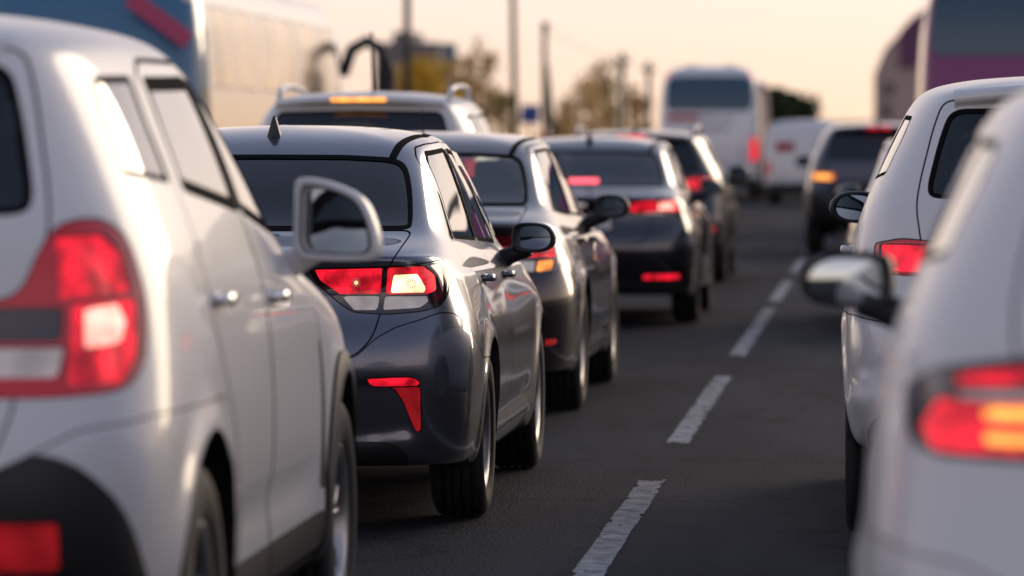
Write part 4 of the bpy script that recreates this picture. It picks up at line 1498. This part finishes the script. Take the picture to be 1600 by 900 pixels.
tree(668, 150, 88, 1.15, LEAF_Y, 2300, 'yellow leaved autumn tree in front of the grey apartment block', seed=1, crown_from=.22)
tree(648, 158, 100, .9, LEAF_Y, 1700, 'smaller yellow tree hidden half behind the thick lamp post', seed=2, crown_from=.2)
tree(728, 165, 78, .8, LEAF_O, 600, 'thin ochre tree right of the small grey sign board', seed=3, crown_from=.3)
tree(757, 175, 52, .55, LEAF_O, 380, 'almost bare tree left of the slim dark lamp post', seed=4, crown_from=.3)
tree(778, 160, 150, .8, LEAF_L, 700, 'low olive tree beside the white estate car mirror', seed=5, crown_from=.2)
for k, (px, d, tp, rd, n, lab) in enumerate([(893, 230, 150, .7, 400, 'low sparse tree at the left end of the far row'), (925, 215, 108, .85, 420, 'ochre tree second from the left in the far row'), (948, 225, 92, .8, 420, 'tallest ochre tree of the far row beside the taller pole'), (990, 235, 130, .5, 350, 'thin bare tree between the two utility poles'), (962, 240, 128, .7, 300, 'low ochre tree at the foot of the taller utility pole')]):
    tree(px, d, tp, rd, LEAF_O if k % 2 else LEAF_L, n, lab, seed=20 + k, crown_from=.25, size=.13)
for k, (px, d, tp, rd) in enumerate([(1204, 210, 140, 1.0), (1232, 214, 146, 1.1), (1256, 220, 158, .9)]):
    tree(px, d, tp, rd, LEAF_G, 3600, ['dark green tree nearest the white coach', 'dark green tree in the middle of the clump right of the coach', 'dark green tree at the right end of the clump'][k], seed=40 + k, crown_from=.12, size=.16)
for k, (px, d, tp, rd, n, lab) in enumerate([(908, 205, 128, .7, 380, 'small golden tree just above the red sign'), (936, 250, 118, .9, 420, 'golden tree filling the gap inside the far row'), (1003, 210, 150, .6, 600, 'low golden tree left of the shorter utility pole'), (742, 190, 96, .8, 420, 'wispy golden tree between the grey sign and the slim lamp post'), (790, 200, 135, .7, 380, 'small golden tree right beside the slim lamp post'), (880, 215, 165, .6, 600, 'low golden bush right of the leaning pole')]):
    tree(px, d, tp, rd, LEAF_O, n, lab, seed=60 + k, crown_from=.2, size=.12)
for k, (p0, p1, lab) in enumerate([((852, 130, 46), (973, 170, 92), 'overhead wire from the leaning pole to the taller pole'), ((973, 170, 90), (1014, 185, 104), 'overhead wire between the taller and the shorter pole')]):
    a0, a1 = at(p0[0], p0[1], p0[2]), at(p1[0], p1[1], p1[2])
    w_ = tube_obj('overhead_wire', [(a0[0] + (a1[0] - a0[0]) * t, p0[1] + (p1[1] - p0[1]) * t, a0[1] + (a1[1] - a0[1]) * t - .5 * t * (1 - t)) for t in np.linspace(0, 1, 12)], .012, M_DARKF, None, 5)
    tag(w_, lab, 'wire', 'overhead wires')
# hedge and fence line behind the queue
hb = rng.normal(0, 1, (9000, 3)) * np.array([0, .35, .0])
hx = rng.uniform(at(860, 140), at(1034, 140), 9000)
hz = rng.random(9000) * (1.25 + .35 * np.sin(hx * 2.3) + .2 * np.sin(hx * 5.1))
c = np.stack([hx, 140 + hb[:, 1], hz], 1)
u = rng.normal(0, .09, (9000, 3)); w = rng.normal(0, .06, (9000, 3))
hm_ = mesh_np('hedge', np.concatenate([c - u, c + w, c + u, c - w], 1).reshape(-1, 3), np.arange(36000).reshape(-1, 4), None, LEAF_L)
tag(link('hedge', hm_), 'low ragged olive hedge along the far roadside', 'hedge')
fn = empty('roadside_fence', (at(950, 134), 134, 0))
tag(fn, 'low dark metal fence in front of the far hedge', 'fence')
fx0, fx1 = at(862, 134) - at(950, 134), at(1030, 134) - at(950, 134)
for z in (.35, 1.25): box_obj('rail', ((fx0 + fx1) / 2, 0, z), (fx1 - fx0, .05, .06), M_POLED, fn)
for k in range(9): box_obj('post', (fx0 + (fx1 - fx0) * k / 8, .06, .7), (.07, .07, 1.4), M_POLED, fn)

# outlines in table coordinates -------------------------------------------------------------
SED_DOORS = dict(
    rear_door=[(1.46, .285), (1.44, .45), (1.36, .62), (1.20, .77), (1.06, .86), (.99, .95), (1.02, 1.03), (1.17, 1.21), (1.29, 1.335), (1.42, 1.380), (1.60, 1.392), (2.04, 1.402), (2.055, 1.0), (2.06, .285)],
    front_door=[(2.075, .285), (2.07, 1.0), (2.055, 1.402), (2.38, 1.392), (2.66, 1.26), (2.96, 1.02), (3.06, .93), (3.10, .80), (3.11, .6), (3.08, .285)],
    rear_door_windows=[[(1.17, 1.035), (1.29, 1.20), (1.37, 1.325), (1.47, 1.366), (1.99, 1.378), (2.01, 1.01)],
                       [(1.04, 1.035), (1.145, 1.035), (1.262, 1.20), (1.245, 1.225)]],
    front_door_windows=[[(2.10, 1.008), (2.085, 1.378), (2.37, 1.366), (2.61, 1.25), (2.84, 1.03), (2.86, .982)]],
    rear_door_handle=(.8, 1.30, .885), front_door_handle=(.8, 2.28, .872),
    deflector_rear_door=[(1.0, 1.10), (1.0, 1.5), (2.1, 1.5), (2.1, 1.30), (1.56, 1.295)],
    deflector_front_door=[(2.0, 1.30), (2.0, 1.5), (2.5, 1.5), (2.95, 1.05), (2.80, 1.0), (2.48, 1.245), (2.3, 1.30)],
    windscreen=[(-.6, 1.02), (.58, 1.02), (.47, 1.355), (-.4, 1.365)], windscreen_y=2.5,
    pillar=[(1.98, 1.02), (2.115, 1.02), (2.10, 1.372), (1.97, 1.372)],
    head=(.58, .74), ditch=([.475, .528, .50], 1.20, 2.62),
)


def sedan_fields(**kw):
    f = dict(SED_DOORS)
    f.update(
        rear_window=[(-.6, 1.078), (.60, 1.078), (.605, 1.10), (.575, 1.22), (.535, 1.315), (.48, 1.342), (.30, 1.352), (-.3, 1.355)], rear_window_y=1.6,
        bumper=[(-1, .1), (1.9, .1), (1.9, .60), (1.28, .61), (1.0, .735), (.88, .785), (.78, .79), (.60, .74), (.53, .70), (.46, .632), (-1, .625)],
        lid=[(-1, .60), (.455, .635), (.52, .70), (.546, .79), (.572, .95), (.598, .995), (.605, 1.04), (.61, 1.077), (-1, 1.077)], lid_y=.8,
    )
    f.update(kw)
    return f


# 1. the grey sedan in focus
LAMP_GREY = dict(outline=[(.29, .950), (.572, .957), (.72, .966), (.82, .974), (.925, .974), (.915, .93), (.86, .86), (.79, .815), (.70, .796), (.57, .786), (.45, .794), (.40, .825), (.32, .895)], mat=L_BORDER, bulbs=[(.655, .896), (.452, .900)],
                 cells=[('red_lens', [(.31, .944), (.557, .950), (.548, .858), (.40, .858), (.33, .905)], L_RED),
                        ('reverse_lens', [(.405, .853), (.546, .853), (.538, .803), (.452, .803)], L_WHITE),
                        ('lit_lens', [(.597, .926), (.698, .930), (.732, .880), (.722, .862), (.583, .862)], L_LIT),
                        ('red_lens', [(.575, .951), (.74, .960), (.800, .925), (.79, .870), (.735, .857), (.565, .857)], L_RED),
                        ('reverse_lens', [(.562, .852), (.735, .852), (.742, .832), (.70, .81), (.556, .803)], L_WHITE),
                        ('dark_lens', [(.75, .962), (.915, .968), (.90, .93), (.84, .85), (.77, .82), (.75, .85), (.80, .87), (.81, .925)], L_REDDARK)])


def hero_disp(V):
    # hollow in the lower bumper beside the reflector, ridge along its lower edge
    rear = np.clip((.62 - V[:, 1]) / .2, 0, 1)
    a = 1 / (1 + np.exp((V[:, 0] - .672) / .008))
    b = 1 / (1 + np.exp((V[:, 2] - .545) / .008))
    c = 1 / (1 + np.exp((.345 + .10 * np.clip(.62 - V[:, 0], -.1, .25) * -1 - V[:, 2]) / .012))
    return -.030 * a * b * c * rear - .012 * np.exp(-((V[:, 2] - .985) / .02) ** 2) * 0


hero = build_car(dict(
    name='sedan_car', kind='sedan', loc=(-2.33, 16.42, 0), paint=P_GREY, res=(22, 16), label='grey metallic sedan in sharp focus beside the white dashed line', group='cars queuing in the left lane',
    fields=sedan_fields(lamps={'tail_lamp': LAMP_GREY},
                        bumper_cells=[('reflector_strip', [(.50, .562), (.655, .566), (.682, .555), (.690, .532), (.58, .530), (.515, .532)], L_RED, .002), ('reflector', [(.575, .5285), (.690, .5305), (.688, .37), (.668, .362), (.648, .41), (.622, .48), (.60, .515)], L_REFLECT, .001)],
                        valance=[(-1, .1), (.60, .1), (.66, .25), (.60, .33), (-1, .345)],
                        mirror=(.795, 2.87, 1.005, .185, .128, 1), antenna=('fin', 0, 1.45, 1.435), plate=(0, .085, .80), badge=(0, .93, .13, .06)),
    disp=hero_disp, deflectors=True, handle_mat=P_GREY, mirror_mat=BLACKPL, rim=.210, tyre=.312, side_glass=G_MID, rear_glass=G_DEEP, mirror_yaw=3))

# 2. brown sedan ahead of it
LAMP_BROWN = dict(outline=[(.36, .93), (.60, .945), (.86, .95), (.95, .93), (.90, .80), (.84, .745), (.60, .735), (.40, .80)], mat=L_BORDER,
                  cells=[('red_bar', [(.38, .872), (.86, .876), (.87, .852), (.38, .850)], L_RED),
                         ('red_bar', [(.39, .844), (.86, .846), (.865, .824), (.40, .822)], L_RED),
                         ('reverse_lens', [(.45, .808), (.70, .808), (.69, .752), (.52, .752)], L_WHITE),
                         ('indicator_lens', [(.71, .808), (.84, .812), (.81, .76), (.70, .752)], L_AMBER),
                         ('dark_lens', [(.37, .924), (.86, .94), (.92, .92), (.90, .88), (.38, .880)], L_REDDARK)])
build_car(dict(
    name='sedan_car', kind='sedan', loc=(-2.46, 23.32, 0), scale=(1.045, 1.09, .995), paint=P_BROWN, res=(15, 11), label='dark brown sedan directly ahead of the grey metallic sedan', group='cars queuing in the left lane',
    fields=sedan_fields(lamps={'tail_lamp': LAMP_BROWN},
                        bumper_cells=[('reflector', [(.60, .40), (.78, .41), (.775, .375), (.61, .37)], L_REFLECT, .002)],
                        valance=[(-1, .1), (.70, .1), (.74, .25), (.66, .33), (-1, .345)],
                        mirror=(.83, 3.10, 1.035, .20, .14, 2), antenna=('mast', 0, 1.62, 1.43), mast=.15, plate=(0, .09, .80)),
    rear_glass=G_CLEAR, side_glass=G_MID, mirror_mat=BLACKPL, rim=.225, tyre=.33, tyre_width=.215))

# 3. dark sedan with its brake lights on
LAMP_DARK = dict(outline=[(.30, .925), (.46, .965), (.70, .985), (.95, .985), (.93, .93), (.84, .88), (.66, .855), (.46, .865), (.36, .885)], mat=L_BORDER,
                 cells=[('lit_lens', [(.60, .960), (.75, .962), (.76, .90), (.60, .893)], L_LITPINK),
                        ('red_lens', [(.33, .922), (.45, .955), (.588, .968), (.588, .882), (.46, .874), (.37, .892)], L_RED),
                        ('red_lens', [(.60, .975), (.90, .978), (.88, .925), (.80, .888), (.60, .886)], L_RED),
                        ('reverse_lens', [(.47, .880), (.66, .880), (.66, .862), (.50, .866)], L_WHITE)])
build_car(dict(
    name='sedan_car', kind='sedan', loc=(-2.31, 35.35, 0), scale=(1.02, 1.03, .985), paint=P_DARK, res=(13, 9), label='charcoal sedan with lit high brake light in its rear window', group='cars queuing in the left lane',
    fields=sedan_fields(lamps={'tail_lamp': LAMP_DARK},
                        bumper_cells=[('reflector', [(.48, .402), (.75, .402), (.75, .362), (.48, .362)], L_RED, .004)],
                        valance=[(-1, .1), (1.05, .1), (1.0, .28), (.86, .345), (-1, .35)],
                        high_brake=(0, .74, 1.10, .23, .04, L_HIGH),
                        mirror=(.81, 2.95, 1.03, .19, .13, 1), antenna=('fin', 0, 1.48, 1.43), plate=(0, .085, .78), badge=(0, .93, .13, .06)),
    rear_glass=G_LIGHT, side_glass=G_MID, mirror_mat=P_DARK, rim=.215, tyre=.32))

SUV_BASE = dict(
    rear_door=[(1.38, .30), (1.37, .52), (1.29, .70), (1.14, .85), (1.02, .99), (1.0, 1.16), (1.03, 1.30), (1.13, 1.49), (1.28, 1.535), (1.955, 1.54), (1.972, 1.1), (1.98, .30)],
    front_door=[(1.995, .30), (1.988, 1.1), (1.97, 1.54), (2.14, 1.528), (2.44, 1.38), (2.84, 1.10), (2.98, 1.0), (3.02, .85), (3.02, .30)],
    rear_door_windows=[[(1.10, 1.245), (1.15, 1.40), (1.22, 1.498), (1.92, 1.508), (1.938, 1.185)]],
    front_door_windows=[[(2.02, 1.18), (2.005, 1.508), (2.13, 1.496), (2.40, 1.36), (2.73, 1.125), (2.74, 1.105)]],
    quarter_windows=[[(.56, 1.285), (.62, 1.42), (.70, 1.492), (1.07, 1.498), (1.0, 1.40), (.965, 1.262)]],
    rear_door_handle=(.8, 1.14, 1.01), front_door_handle=(.8, 2.14, .985),
    windscreen=[(-.6, 1.13), (.58, 1.12), (.47, 1.475), (-.4, 1.485)], windscreen_y=2.15, head=(.68, .86),
    rear_window=[(-.6, 1.20), (.61, 1.205), (.625, 1.24), (.585, 1.40), (.545, 1.515), (-.5, 1.53)], rear_window_y=.9,
    lid=[(-1, .70), (.56, .70), (.60, .80), (.635, 1.0), (.66, 1.18), (.645, 1.27), (.60, 1.45), (.565, 1.545), (-1, 1.556)], lid_y=.9,
    bumper=[(-1, .2), (2.2, .2), (2.2, .80), (1.0, .80), (.75, .78), (.62, .72), (.56, .695), (-1, .69)],
    pillar=[(1.915, 1.195), (2.035, 1.19), (2.02, 1.502), (1.90, 1.502)],
    cabin=dict(front=1.95, rear=1.02, z=.52))


def suv_fields(**kw):
    f = dict(SUV_BASE)
    f.update(kw)
    return f


# 4. white crossover close on the left
LAMP_XOVER = dict(outline=[(.655, 1.15), (.70, 1.195), (.82, 1.20), (.91, 1.16), (.965, 1.02), (.945, .90), (.87, .855), (.70, .845), (.48, .845), (.47, 1.03), (.61, 1.04)], mat=L_REDDIM, r=.05,
                  cells=[('dark_lens', [(.48, 1.022), (.705, 1.022), (.705, .955), (.48, .955)], L_BORDER),
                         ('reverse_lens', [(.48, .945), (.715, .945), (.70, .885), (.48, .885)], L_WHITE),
                         ('lit_lens', [(.76, 1.02), (.86, 1.03), (.89, .99), (.87, .95), (.76, .94)], L_LITPINK),
                         ('red_lens', [(.69, 1.165), (.82, 1.17), (.89, 1.13), (.92, 1.05), (.70, 1.04)], L_RED),
                         ('red_lens', [(.73, 1.03), (.935, 1.04), (.925, .92), (.87, .87), (.725, .87)], L_RED)])
build_car(dict(
    name='crossover_car', kind='suv', loc=(-2.385, 9.35, 0), scale=(1, 1.02, 1.035), paint=P_WHITE, res=(16, 13), label='white crossover close to the camera with a large wing mirror', group='cars queuing in the left lane',
    fields=suv_fields(lamps={'tail_lamp': LAMP_XOVER},
                      bumper_cells=[('reflector', [(.56, .60), (.70, .60), (.70, .50), (.56, .50)], L_REFLECT, .004)],
                      valance=[(-1, .1), (1.05, .1), (.98, .42), (.88, .62), (.72, .735), (-1, .75)],
                      mirror=(.845, 2.75, 1.20, .232, .205, 0), plate=(0, .09, .98), badge=(0, 1.12, .16, .06),
                      spoiler=(.53, .33, .50, 1.645, .34, L_REDDIM)),
    rear_glass=G_TINT, side_glass=G_TINT, handle_mat=CHROME, arch_trim=.055, cladding=.40, rim=.215, tyre=.345, bumper_split=True, seal=.032, door_gap=.006, door_trim=[(2.955, .46), (3.03, .46), (3.03, .84), (2.985, .84)], mirror_yaw=10, wiper=(0, .12, 1.25)))

# 5. black SUV with roof rails further ahead
LAMP_BLK = dict(outline=[(.44, 1.12), (.70, 1.155), (.96, 1.15), (.98, 1.08), (.90, 1.0), (.46, 1.0)], mat=L_REDDIM,
                cells=[('lit_lens', [(.70, 1.115), (.84, 1.12), (.85, 1.04), (.70, 1.035)], L_LITPINK),
                       ('red_lens', [(.46, 1.105), (.68, 1.13), (.68, 1.02), (.47, 1.015)], L_RED)])
build_car(dict(
    name='suv_car', kind='suv', loc=(-2.48, 46.1, 0), scale=(1.02, 1.07, .925), paint=P_BLACK, res=(11, 8), label='black SUV with roof rails ahead of the charcoal sedan', group='cars queuing in the left lane',
    fields=suv_fields(lamps={'tail_lamp': LAMP_BLK}, bumper_cells=[('reflector', [(.68, .60), (.80, .61), (.80, .55), (.68, .55)], L_RED, .004)],
                      valance=[(-1, .1), (.95, .1), (.9, .40), (.80, .48), (-1, .5)],
                      mirror=(.86, 2.95, 1.08, .22, .15, 2), antenna=('fin', 0, .8, 1.52), plate=(0, .09, .85),
                      spoiler=(.54, .30, .46, 1.475, .30, L_RED), rails=(.585, .7, 2.3, 1.475, .045, ALLOY)),
    rear_glass=G_TINT, side_glass=G_TINT, cladding=.38, arch_trim=.05, rim=.225, tyre=.345, mirror_mat=P_BLACK))

# 6. white estate car edging in from the left
LAMP_EST = dict(outline=[(.70, 1.25), (.90, 1.25), (.95, .95), (.72, .92)], mat=L_REDDIM, cells=[('red_lens', [(.73, 1.22), (.88, 1.22), (.92, 1.02), (.74, 1.0)], L_RED)])
build_car(dict(
    name='estate_car', kind='suv', loc=(-3.43, 30.15, 0), scale=(1.0, 1.01, 1.058), paint=P_WHITE, res=(11, 8), label='white estate car with amber roof brake light behind the grey sedan roof', group='cars queuing in the left lane',
    fields=suv_fields(lamps={'tail_lamp': LAMP_EST}, valance=[(-1, .1), (.95, .1), (.9, .40), (.80, .48), (-1, .5)],
                      mirror=(.85, 2.75, 1.17, .21, .16, 0), antenna=('mast', .03, .95, 1.735), mast=.40, plate=(0, .09, .95),
                      spoiler=(.56, .30, .50, 1.70, .36, L_LITAMB), rails=(.565, .66, 2.15, 1.69, .055, P_PEARL)),
    rear_glass=G_TINT, side_glass=G_MID, rim=.205, tyre=.33))

# 7. white hatchback close on the right
LAMP_HB = dict(outline=[(.30, 1.135), (.60, 1.13), (.86, 1.10), (.97, 1.06), (.90, .97), (.80, .955), (.30, .945)], mat=L_BORDER, r=.03,
               cells=[('red_lens', [(.32, 1.125), (.60, 1.118), (.80, 1.095), (.80, 1.075), (.32, 1.09)], L_RED),
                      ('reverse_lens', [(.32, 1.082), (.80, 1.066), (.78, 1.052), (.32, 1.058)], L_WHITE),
                      ('lit_lens', [(.45, 1.042), (.72, 1.042), (.74, 1.022), (.45, 1.016)], L_LITAMB),
                      ('lit_lens', [(.45, .998), (.73, 1.0), (.72, .978), (.45, .975)], L_LITAMB),
                      ('red_lens', [(.32, 1.052), (.85, 1.052), (.90, 1.0), (.84, .965), (.32, .955)], L_RED)])
build_car(dict(
    name='hatchback_car', kind='suv', loc=(.855, 7.25, 0), scale=(.985, 1.0, .94), paint=P_WHITE, res=(16, 13), label='white hatchback cut off by the right edge with glowing amber rear lamp', group='cars queuing in the right lane',
    fields=suv_fields(lamps={'tail_lamp': LAMP_HB}, valance=[(-1, .1), (.95, .1), (.9, .36), (.80, .44), (-1, .46)],
                      mirror=(.835, 2.75, 1.105, .205, .125, 1), antenna=('fin', 0, .72, 1.535), plate=(0, .09, .80),
                      spoiler=(.54, .30, .46, 1.50, .3, L_REDDIM)),
    rear_glass=G_TINT, side_glass=G_MID, handle_mat=P_WHITE, mirror_mat=BLACKPL, mirror_yaw=-9, rim=.205, tyre=.32))

# 8. white SUV ahead of it
LAMP_SUVW = dict(outline=[(.58, 1.06), (.72, 1.07), (.87, 1.05), (.85, .95), (.60, .94)], mat=L_REDDIM, cells=[('red_lens', [(.60, 1.05), (.84, 1.05), (.83, .96), (.62, .955)], L_RED)])
build_car(dict(
    name='suv_car', kind='suv', loc=(.785, 15.85, 0), scale=(1.02, 1.04, 1.0), paint=P_PEARL, res=(12, 9), label='tall white SUV between the white hatchback and the purple bus', group='cars queuing in the right lane',
    fields=suv_fields(lamps={'tail_lamp': LAMP_SUVW}, valance=[(-1, .1), (.95, .1), (.9, .40), (.80, .48), (-1, .5)],
                      mirror=(.80, 2.85, 1.14, .20, .13, 2), antenna=('fin', 0, .8, 1.63), plate=(0, .09, .90), badge=(0, 1.05, .14, .07),
                      spoiler=(.54, .30, .46, 1.60, .3, L_REDDIM), ),
    mirror_mat=BLACKPL, rear_glass=G_TINT, side_glass=G_TINT, rim=.22, tyre=.345))

# 9. silver sedan, only its cabin showing beside the SUV
LAMP_SIL = dict(outline=[(.45, .93), (.92, .95), (.88, .85), (.50, .84)], mat=L_REDDIM, cells=[('red_lens', [(.50, .92), (.86, .93), (.84, .87), (.53, .86)], L_RED)])
build_car(dict(
    name='sedan_car', kind='sedan', loc=(.60, 34.6, 0), paint=P_SILVER, res=(11, 8), label='silver sedan mostly hidden behind the tall white SUV', group='cars queuing in the right lane',
    fields=sedan_fields(lamps={'tail_lamp': LAMP_SIL}, mirror=(.79, 2.87, 1.0, .185, .128, 1), plate=(0, .085, .80)),
    rear_glass=G_TINT, side_glass=G_MID, tyre=.312))

# 10. dark SUV at the head of the right lane
LAMP_TWO = dict(outline=[(.50, 1.02), (.94, 1.03), (.97, .93), (.52, .92)], mat=L_REDDIM, cells=[('lit_lens', [(.55, 1.005), (.90, 1.015), (.91, .945), (.56, .935)], L_LITAMB)])
build_car(dict(
    name='suv_car', kind='suv', loc=(-.07, 58.0, 0), scale=(1.0, 1.05, 1.0), paint=P_DARK, res=(10, 7), label='far dark SUV with a glowing amber rear lamp in the right lane', group='cars queuing in the right lane',
    fields=suv_fields(lamps={'tail_lamp': LAMP_TWO}, 
                      lid_cells=[('lower_panel', [(-1, .6), (.62, .6), (.63, .90), (-1, .90)], BLACKPL, 0.002)],
                      mirror=(.86, 2.85, 1.15, .22, .16, 2), antenna=('fin', 0, .8, 1.63), plate=(0, .02, .55), bumper=[(-1, .2), (1.6, .2), (1.6, .80), (1.0, .80), (.6, .79), (-1, .78)],
                      spoiler=(.54, .30, .46, 1.60, .3, L_RED)),
    plate_on_lid=False, bumper_mat=BLACKPL, rear_glass=G_TINT, side_glass=G_TINT, arch_trim=.06, cladding=.5, rim=.22, tyre=.345))

# ------------------------------------------------------------------ coaches and van
BUS = []
for z, i in ((.32, .06), (.36, .0), (.8, -.01), (1.4, -.01), (2.0, 0), (2.5, .03), (2.9, .08), (3.10, .16), (3.22, .32), (3.27, .6), (3.30, .9)):
    h = 1.25 - i
    rb = max(0, (z - 1.6)) * .10
    BUS.append({0: (0, i + rb, z), 2: (.62 * h, i + .02 + rb, z), 3: (.97 * h, i + .08 + rb, z), 4: (h, i + .45 + rb, z), 5: (h, .95, z), 12: (h, 10.9, z), 13: (.97 * h, 11.8 - i, z), 14: (.6 * h, 12 - i, z), 16: (0, 12.05 - i, z)})
BUS.append({0: (0, 1.5, 3.31), 16: (0, 10.5, 3.31)})
M_BUSGLASS = principled('coach_glass', (.025, .075, .115), 0, .05, coat=.6)
M_BUSW = paint('coach_white', (.84, .83, .84), 0, .4, dust=.2, dustcol=(.3, .28, .26))
M_REDTXT = principled('coach_red_print', (.50, .03, .06), 0, .5)
M_GRYTXT = principled('coach_grey_print', (.25, .25, .27), 0, .5)
M_BANDD = principled('coach_dark_band', (.02, .02, .022), 0, .4)


def build_bus(name, label, loc, mat, sc, window, lamps, prints, rz=0, cat='bus', side=True, glass_m=M_BUSGLASS, axles=(2.6, 9.3), wr=.48, low=.5, roof_band=None, side_z=(1.55, 2.75), low_side=None):
    root = empty(name, loc, rz)
    tag(root, label, cat)
    P = net(BUS, 17)
    vt = shell(P, 8, 6)
    zc = wr / sc[2]
    def dst(V, ay): return np.hypot((V[:, 1] - ay) * sc[1], (V[:, 2] - zc) * sc[2])
    vt = keep(vt, lambda V: np.minimum(dst(V, axles[0]), dst(V, axles[1])) - wr - .06 + np.where(V[:, 0] > .9, 0, 9))
    C = Carver(vt)
    wf = both(poly(window, 0, 2, .1), lambda V: V[:, 1] - 1.0)
    emit_mesh('rear_window', C.take(wf, .004), glass_m, root, sc)
    for pts, m in lamps:
        l_ = C.take(both(poly(pts, 0, 2, .03), lambda V: V[:, 1] - 1.0), .003)
        for sd in (1, -1): emit_mesh('tail_lamp', l_, m, root, sc, sd)
    if side:
        n = 6
        for k in range(n):
            y0 = 1.0 + k * 1.62
            g = C.take(both(poly([(y0, side_z[0]), (y0 + 1.46, side_z[0]), (y0 + 1.46, side_z[1]), (y0, side_z[1])], 1, 2, .05), lambda V: .9 - V[:, 0]), .004)
            for sd in (1, -1): emit_mesh('side_window', g, glass_m, root, sc, sd)
    if roof_band:
        emit_mesh('roof_panel', C.take(both(lambda V: roof_band[0] - V[:, 2], lambda V: .32 - V[:, 1]), .002), roof_band[1], root, sc)
    if low_side:
        emit_mesh('side_panel', C.take(both(lambda V: V[:, 2] - low_side[0], lambda V: low - V[:, 2], lambda V: .32 - V[:, 1], lambda V: .9 - V[:, 0]), .002), low_side[1], root, sc, 1)
    bb = C.take(both(lambda V: V[:, 2] - low), .003)
    emit_mesh('lower_skirt', bb, M_BANDD, root, sc)
    eng = C.take(both(poly([(-1, .72), (.8, .72), (.8, 1.25), (-1, 1.25)], 0, 2, .03), lambda V: V[:, 1] - 1.0), .006)
    emit_mesh('engine_cover', eng, mat, root, sc)
    emit_mesh('body_shell', C.rest, mat, root, sc)
    emit_mesh('inner_lining', offset(shell(P, 4, 3), -.03), LINING, root, sc)
    for x, z, w, h, m in prints:
        box_obj('printed_band', (x, .015 * sc[1], z), (w, .012, h), m, root)
    for ay in axles:
        for sd in (1, -1):
            wheel(root, (sd * (1.2 * sc[0] - .14), ay * sc[1], wr), wr, wr * .58, .26, sd, (8, False))
    box_obj('bumper', (0, .02 * sc[1], low * sc[2] - .03), (2.3 * sc[0], .14, .16), M_BANDD, root, .03)
    return root


build_bus('coach', 'white coach seen from behind with a dark rear window and red print', (-4.17, 112.0, 0), M_BUSW, (.97, 1, .985),
          [(-1, 2.18), (1.0, 2.18), (1.08, 2.35), (1.05, 2.92), (.9, 3.02), (-1, 3.04)],
          [([(1.0, .95), (1.21, .95), (1.21, 1.55), (1.02, 1.5)], L_RED), ([(.98, 3.03), (1.10, 3.0), (1.10, 3.07), (.98, 3.09)], L_RED)],
          [(-.62, 1.99, .78, .13, M_REDTXT), (-.02, 1.99, .34, .05, M_GRYTXT), (.42, 1.97, .4, .04, M_GRYTXT), (.02, 1.72, .9, .06, M_GRYTXT)])
build_bus('bus', 'purple bus with a dark rear window above the white SUV', (1.83, 70.0, 0), P_PURPLE, (1.0, .92, 1.2),
          [(-1, 2.24), (1.08, 2.24), (1.12, 2.34), (1.08, 2.98), (-1, 3.05)], [([(1.0, .9), (1.2, .9), (1.2, 1.5), (1.0, 1.5)], L_REDDIM)], [])
build_bus('panel_van', 'white panel van right of the white coach', (-1.72, 106.0, 0), M_BUSW, (.77, .45, .575),
          [(-.95, 1.9), (-.1, 1.9), (-.1, 2.7), (-.95, 2.7)], [([(1.05, 1.1), (1.2, 1.1), (1.2, 1.7), (1.05, 1.7)], L_REDDIM)],
          [(.45, 1.32, .5, .16, M_GRYTXT), (-.5, 1.3, .42, .2, M_REDTXT)], cat='van', side=False, wr=.33, axles=(2.4, 9.0), low=.75)

blue = build_bus('coach', 'blue coach with a slanted pink stripe and side windows painted with golden reflections', (-8.60, 49.9, 0), paint('coach_blue', (.035, .16, .30), 0, .35), (1.0, 1.2, 1.02),
                 [(-1, 1.75), (.55, 1.75), (.55, 2.15), (-1, 2.2)], [([(1.0, .9), (1.2, .9), (1.2, 1.5), (1.0, 1.5)], L_REDDIM)], [], axles=(2.4, 9.6),
                 glass_m=principled('glass_gold_reflection', (.66, .46, .28), .75, .14, coat=.3, noise=(.75, .95, (.13, .075, .04))), roof_band=(2.86, paint('coach_cream', (.62, .56, .50), 0, .4)), side_z=(1.98, 2.84), low_side=(1.95, paint('coach_brown_reflection', (.10, .06, .04), 0, .4)))  # window gold, brown mottle and dark lower side are reflections painted in
bm = bmesh.new()
bm_box(bm, (.82, .03, 2.72), (.80, .02, .19), .008, 2, None)
o = link('pink_stripe', bm_mesh('pink_stripe', bm, M_PINK), blue)
rm_ = Matrix.Rotation(R(36), 4, 'Y')
o.data.transform(Matrix.Translation((.82, 0, 2.72)) @ rm_ @ Matrix.Translation((-.82, 0, -2.72)))
mir = tube_obj('mirror_arm', [(1.17, 14.2, 2.35), (1.26, 14.45, 2.68), (1.47, 14.5, 2.80), (1.68, 14.45, 2.68), (1.76, 14.4, 2.4)], [.09, .085, .085, .085, .08], BLACKPL, blue)
box_obj('mirror_housing', (1.74, 14.4, 2.16), (.26, .18, .58), BLACKPL, mir, .06, 3)
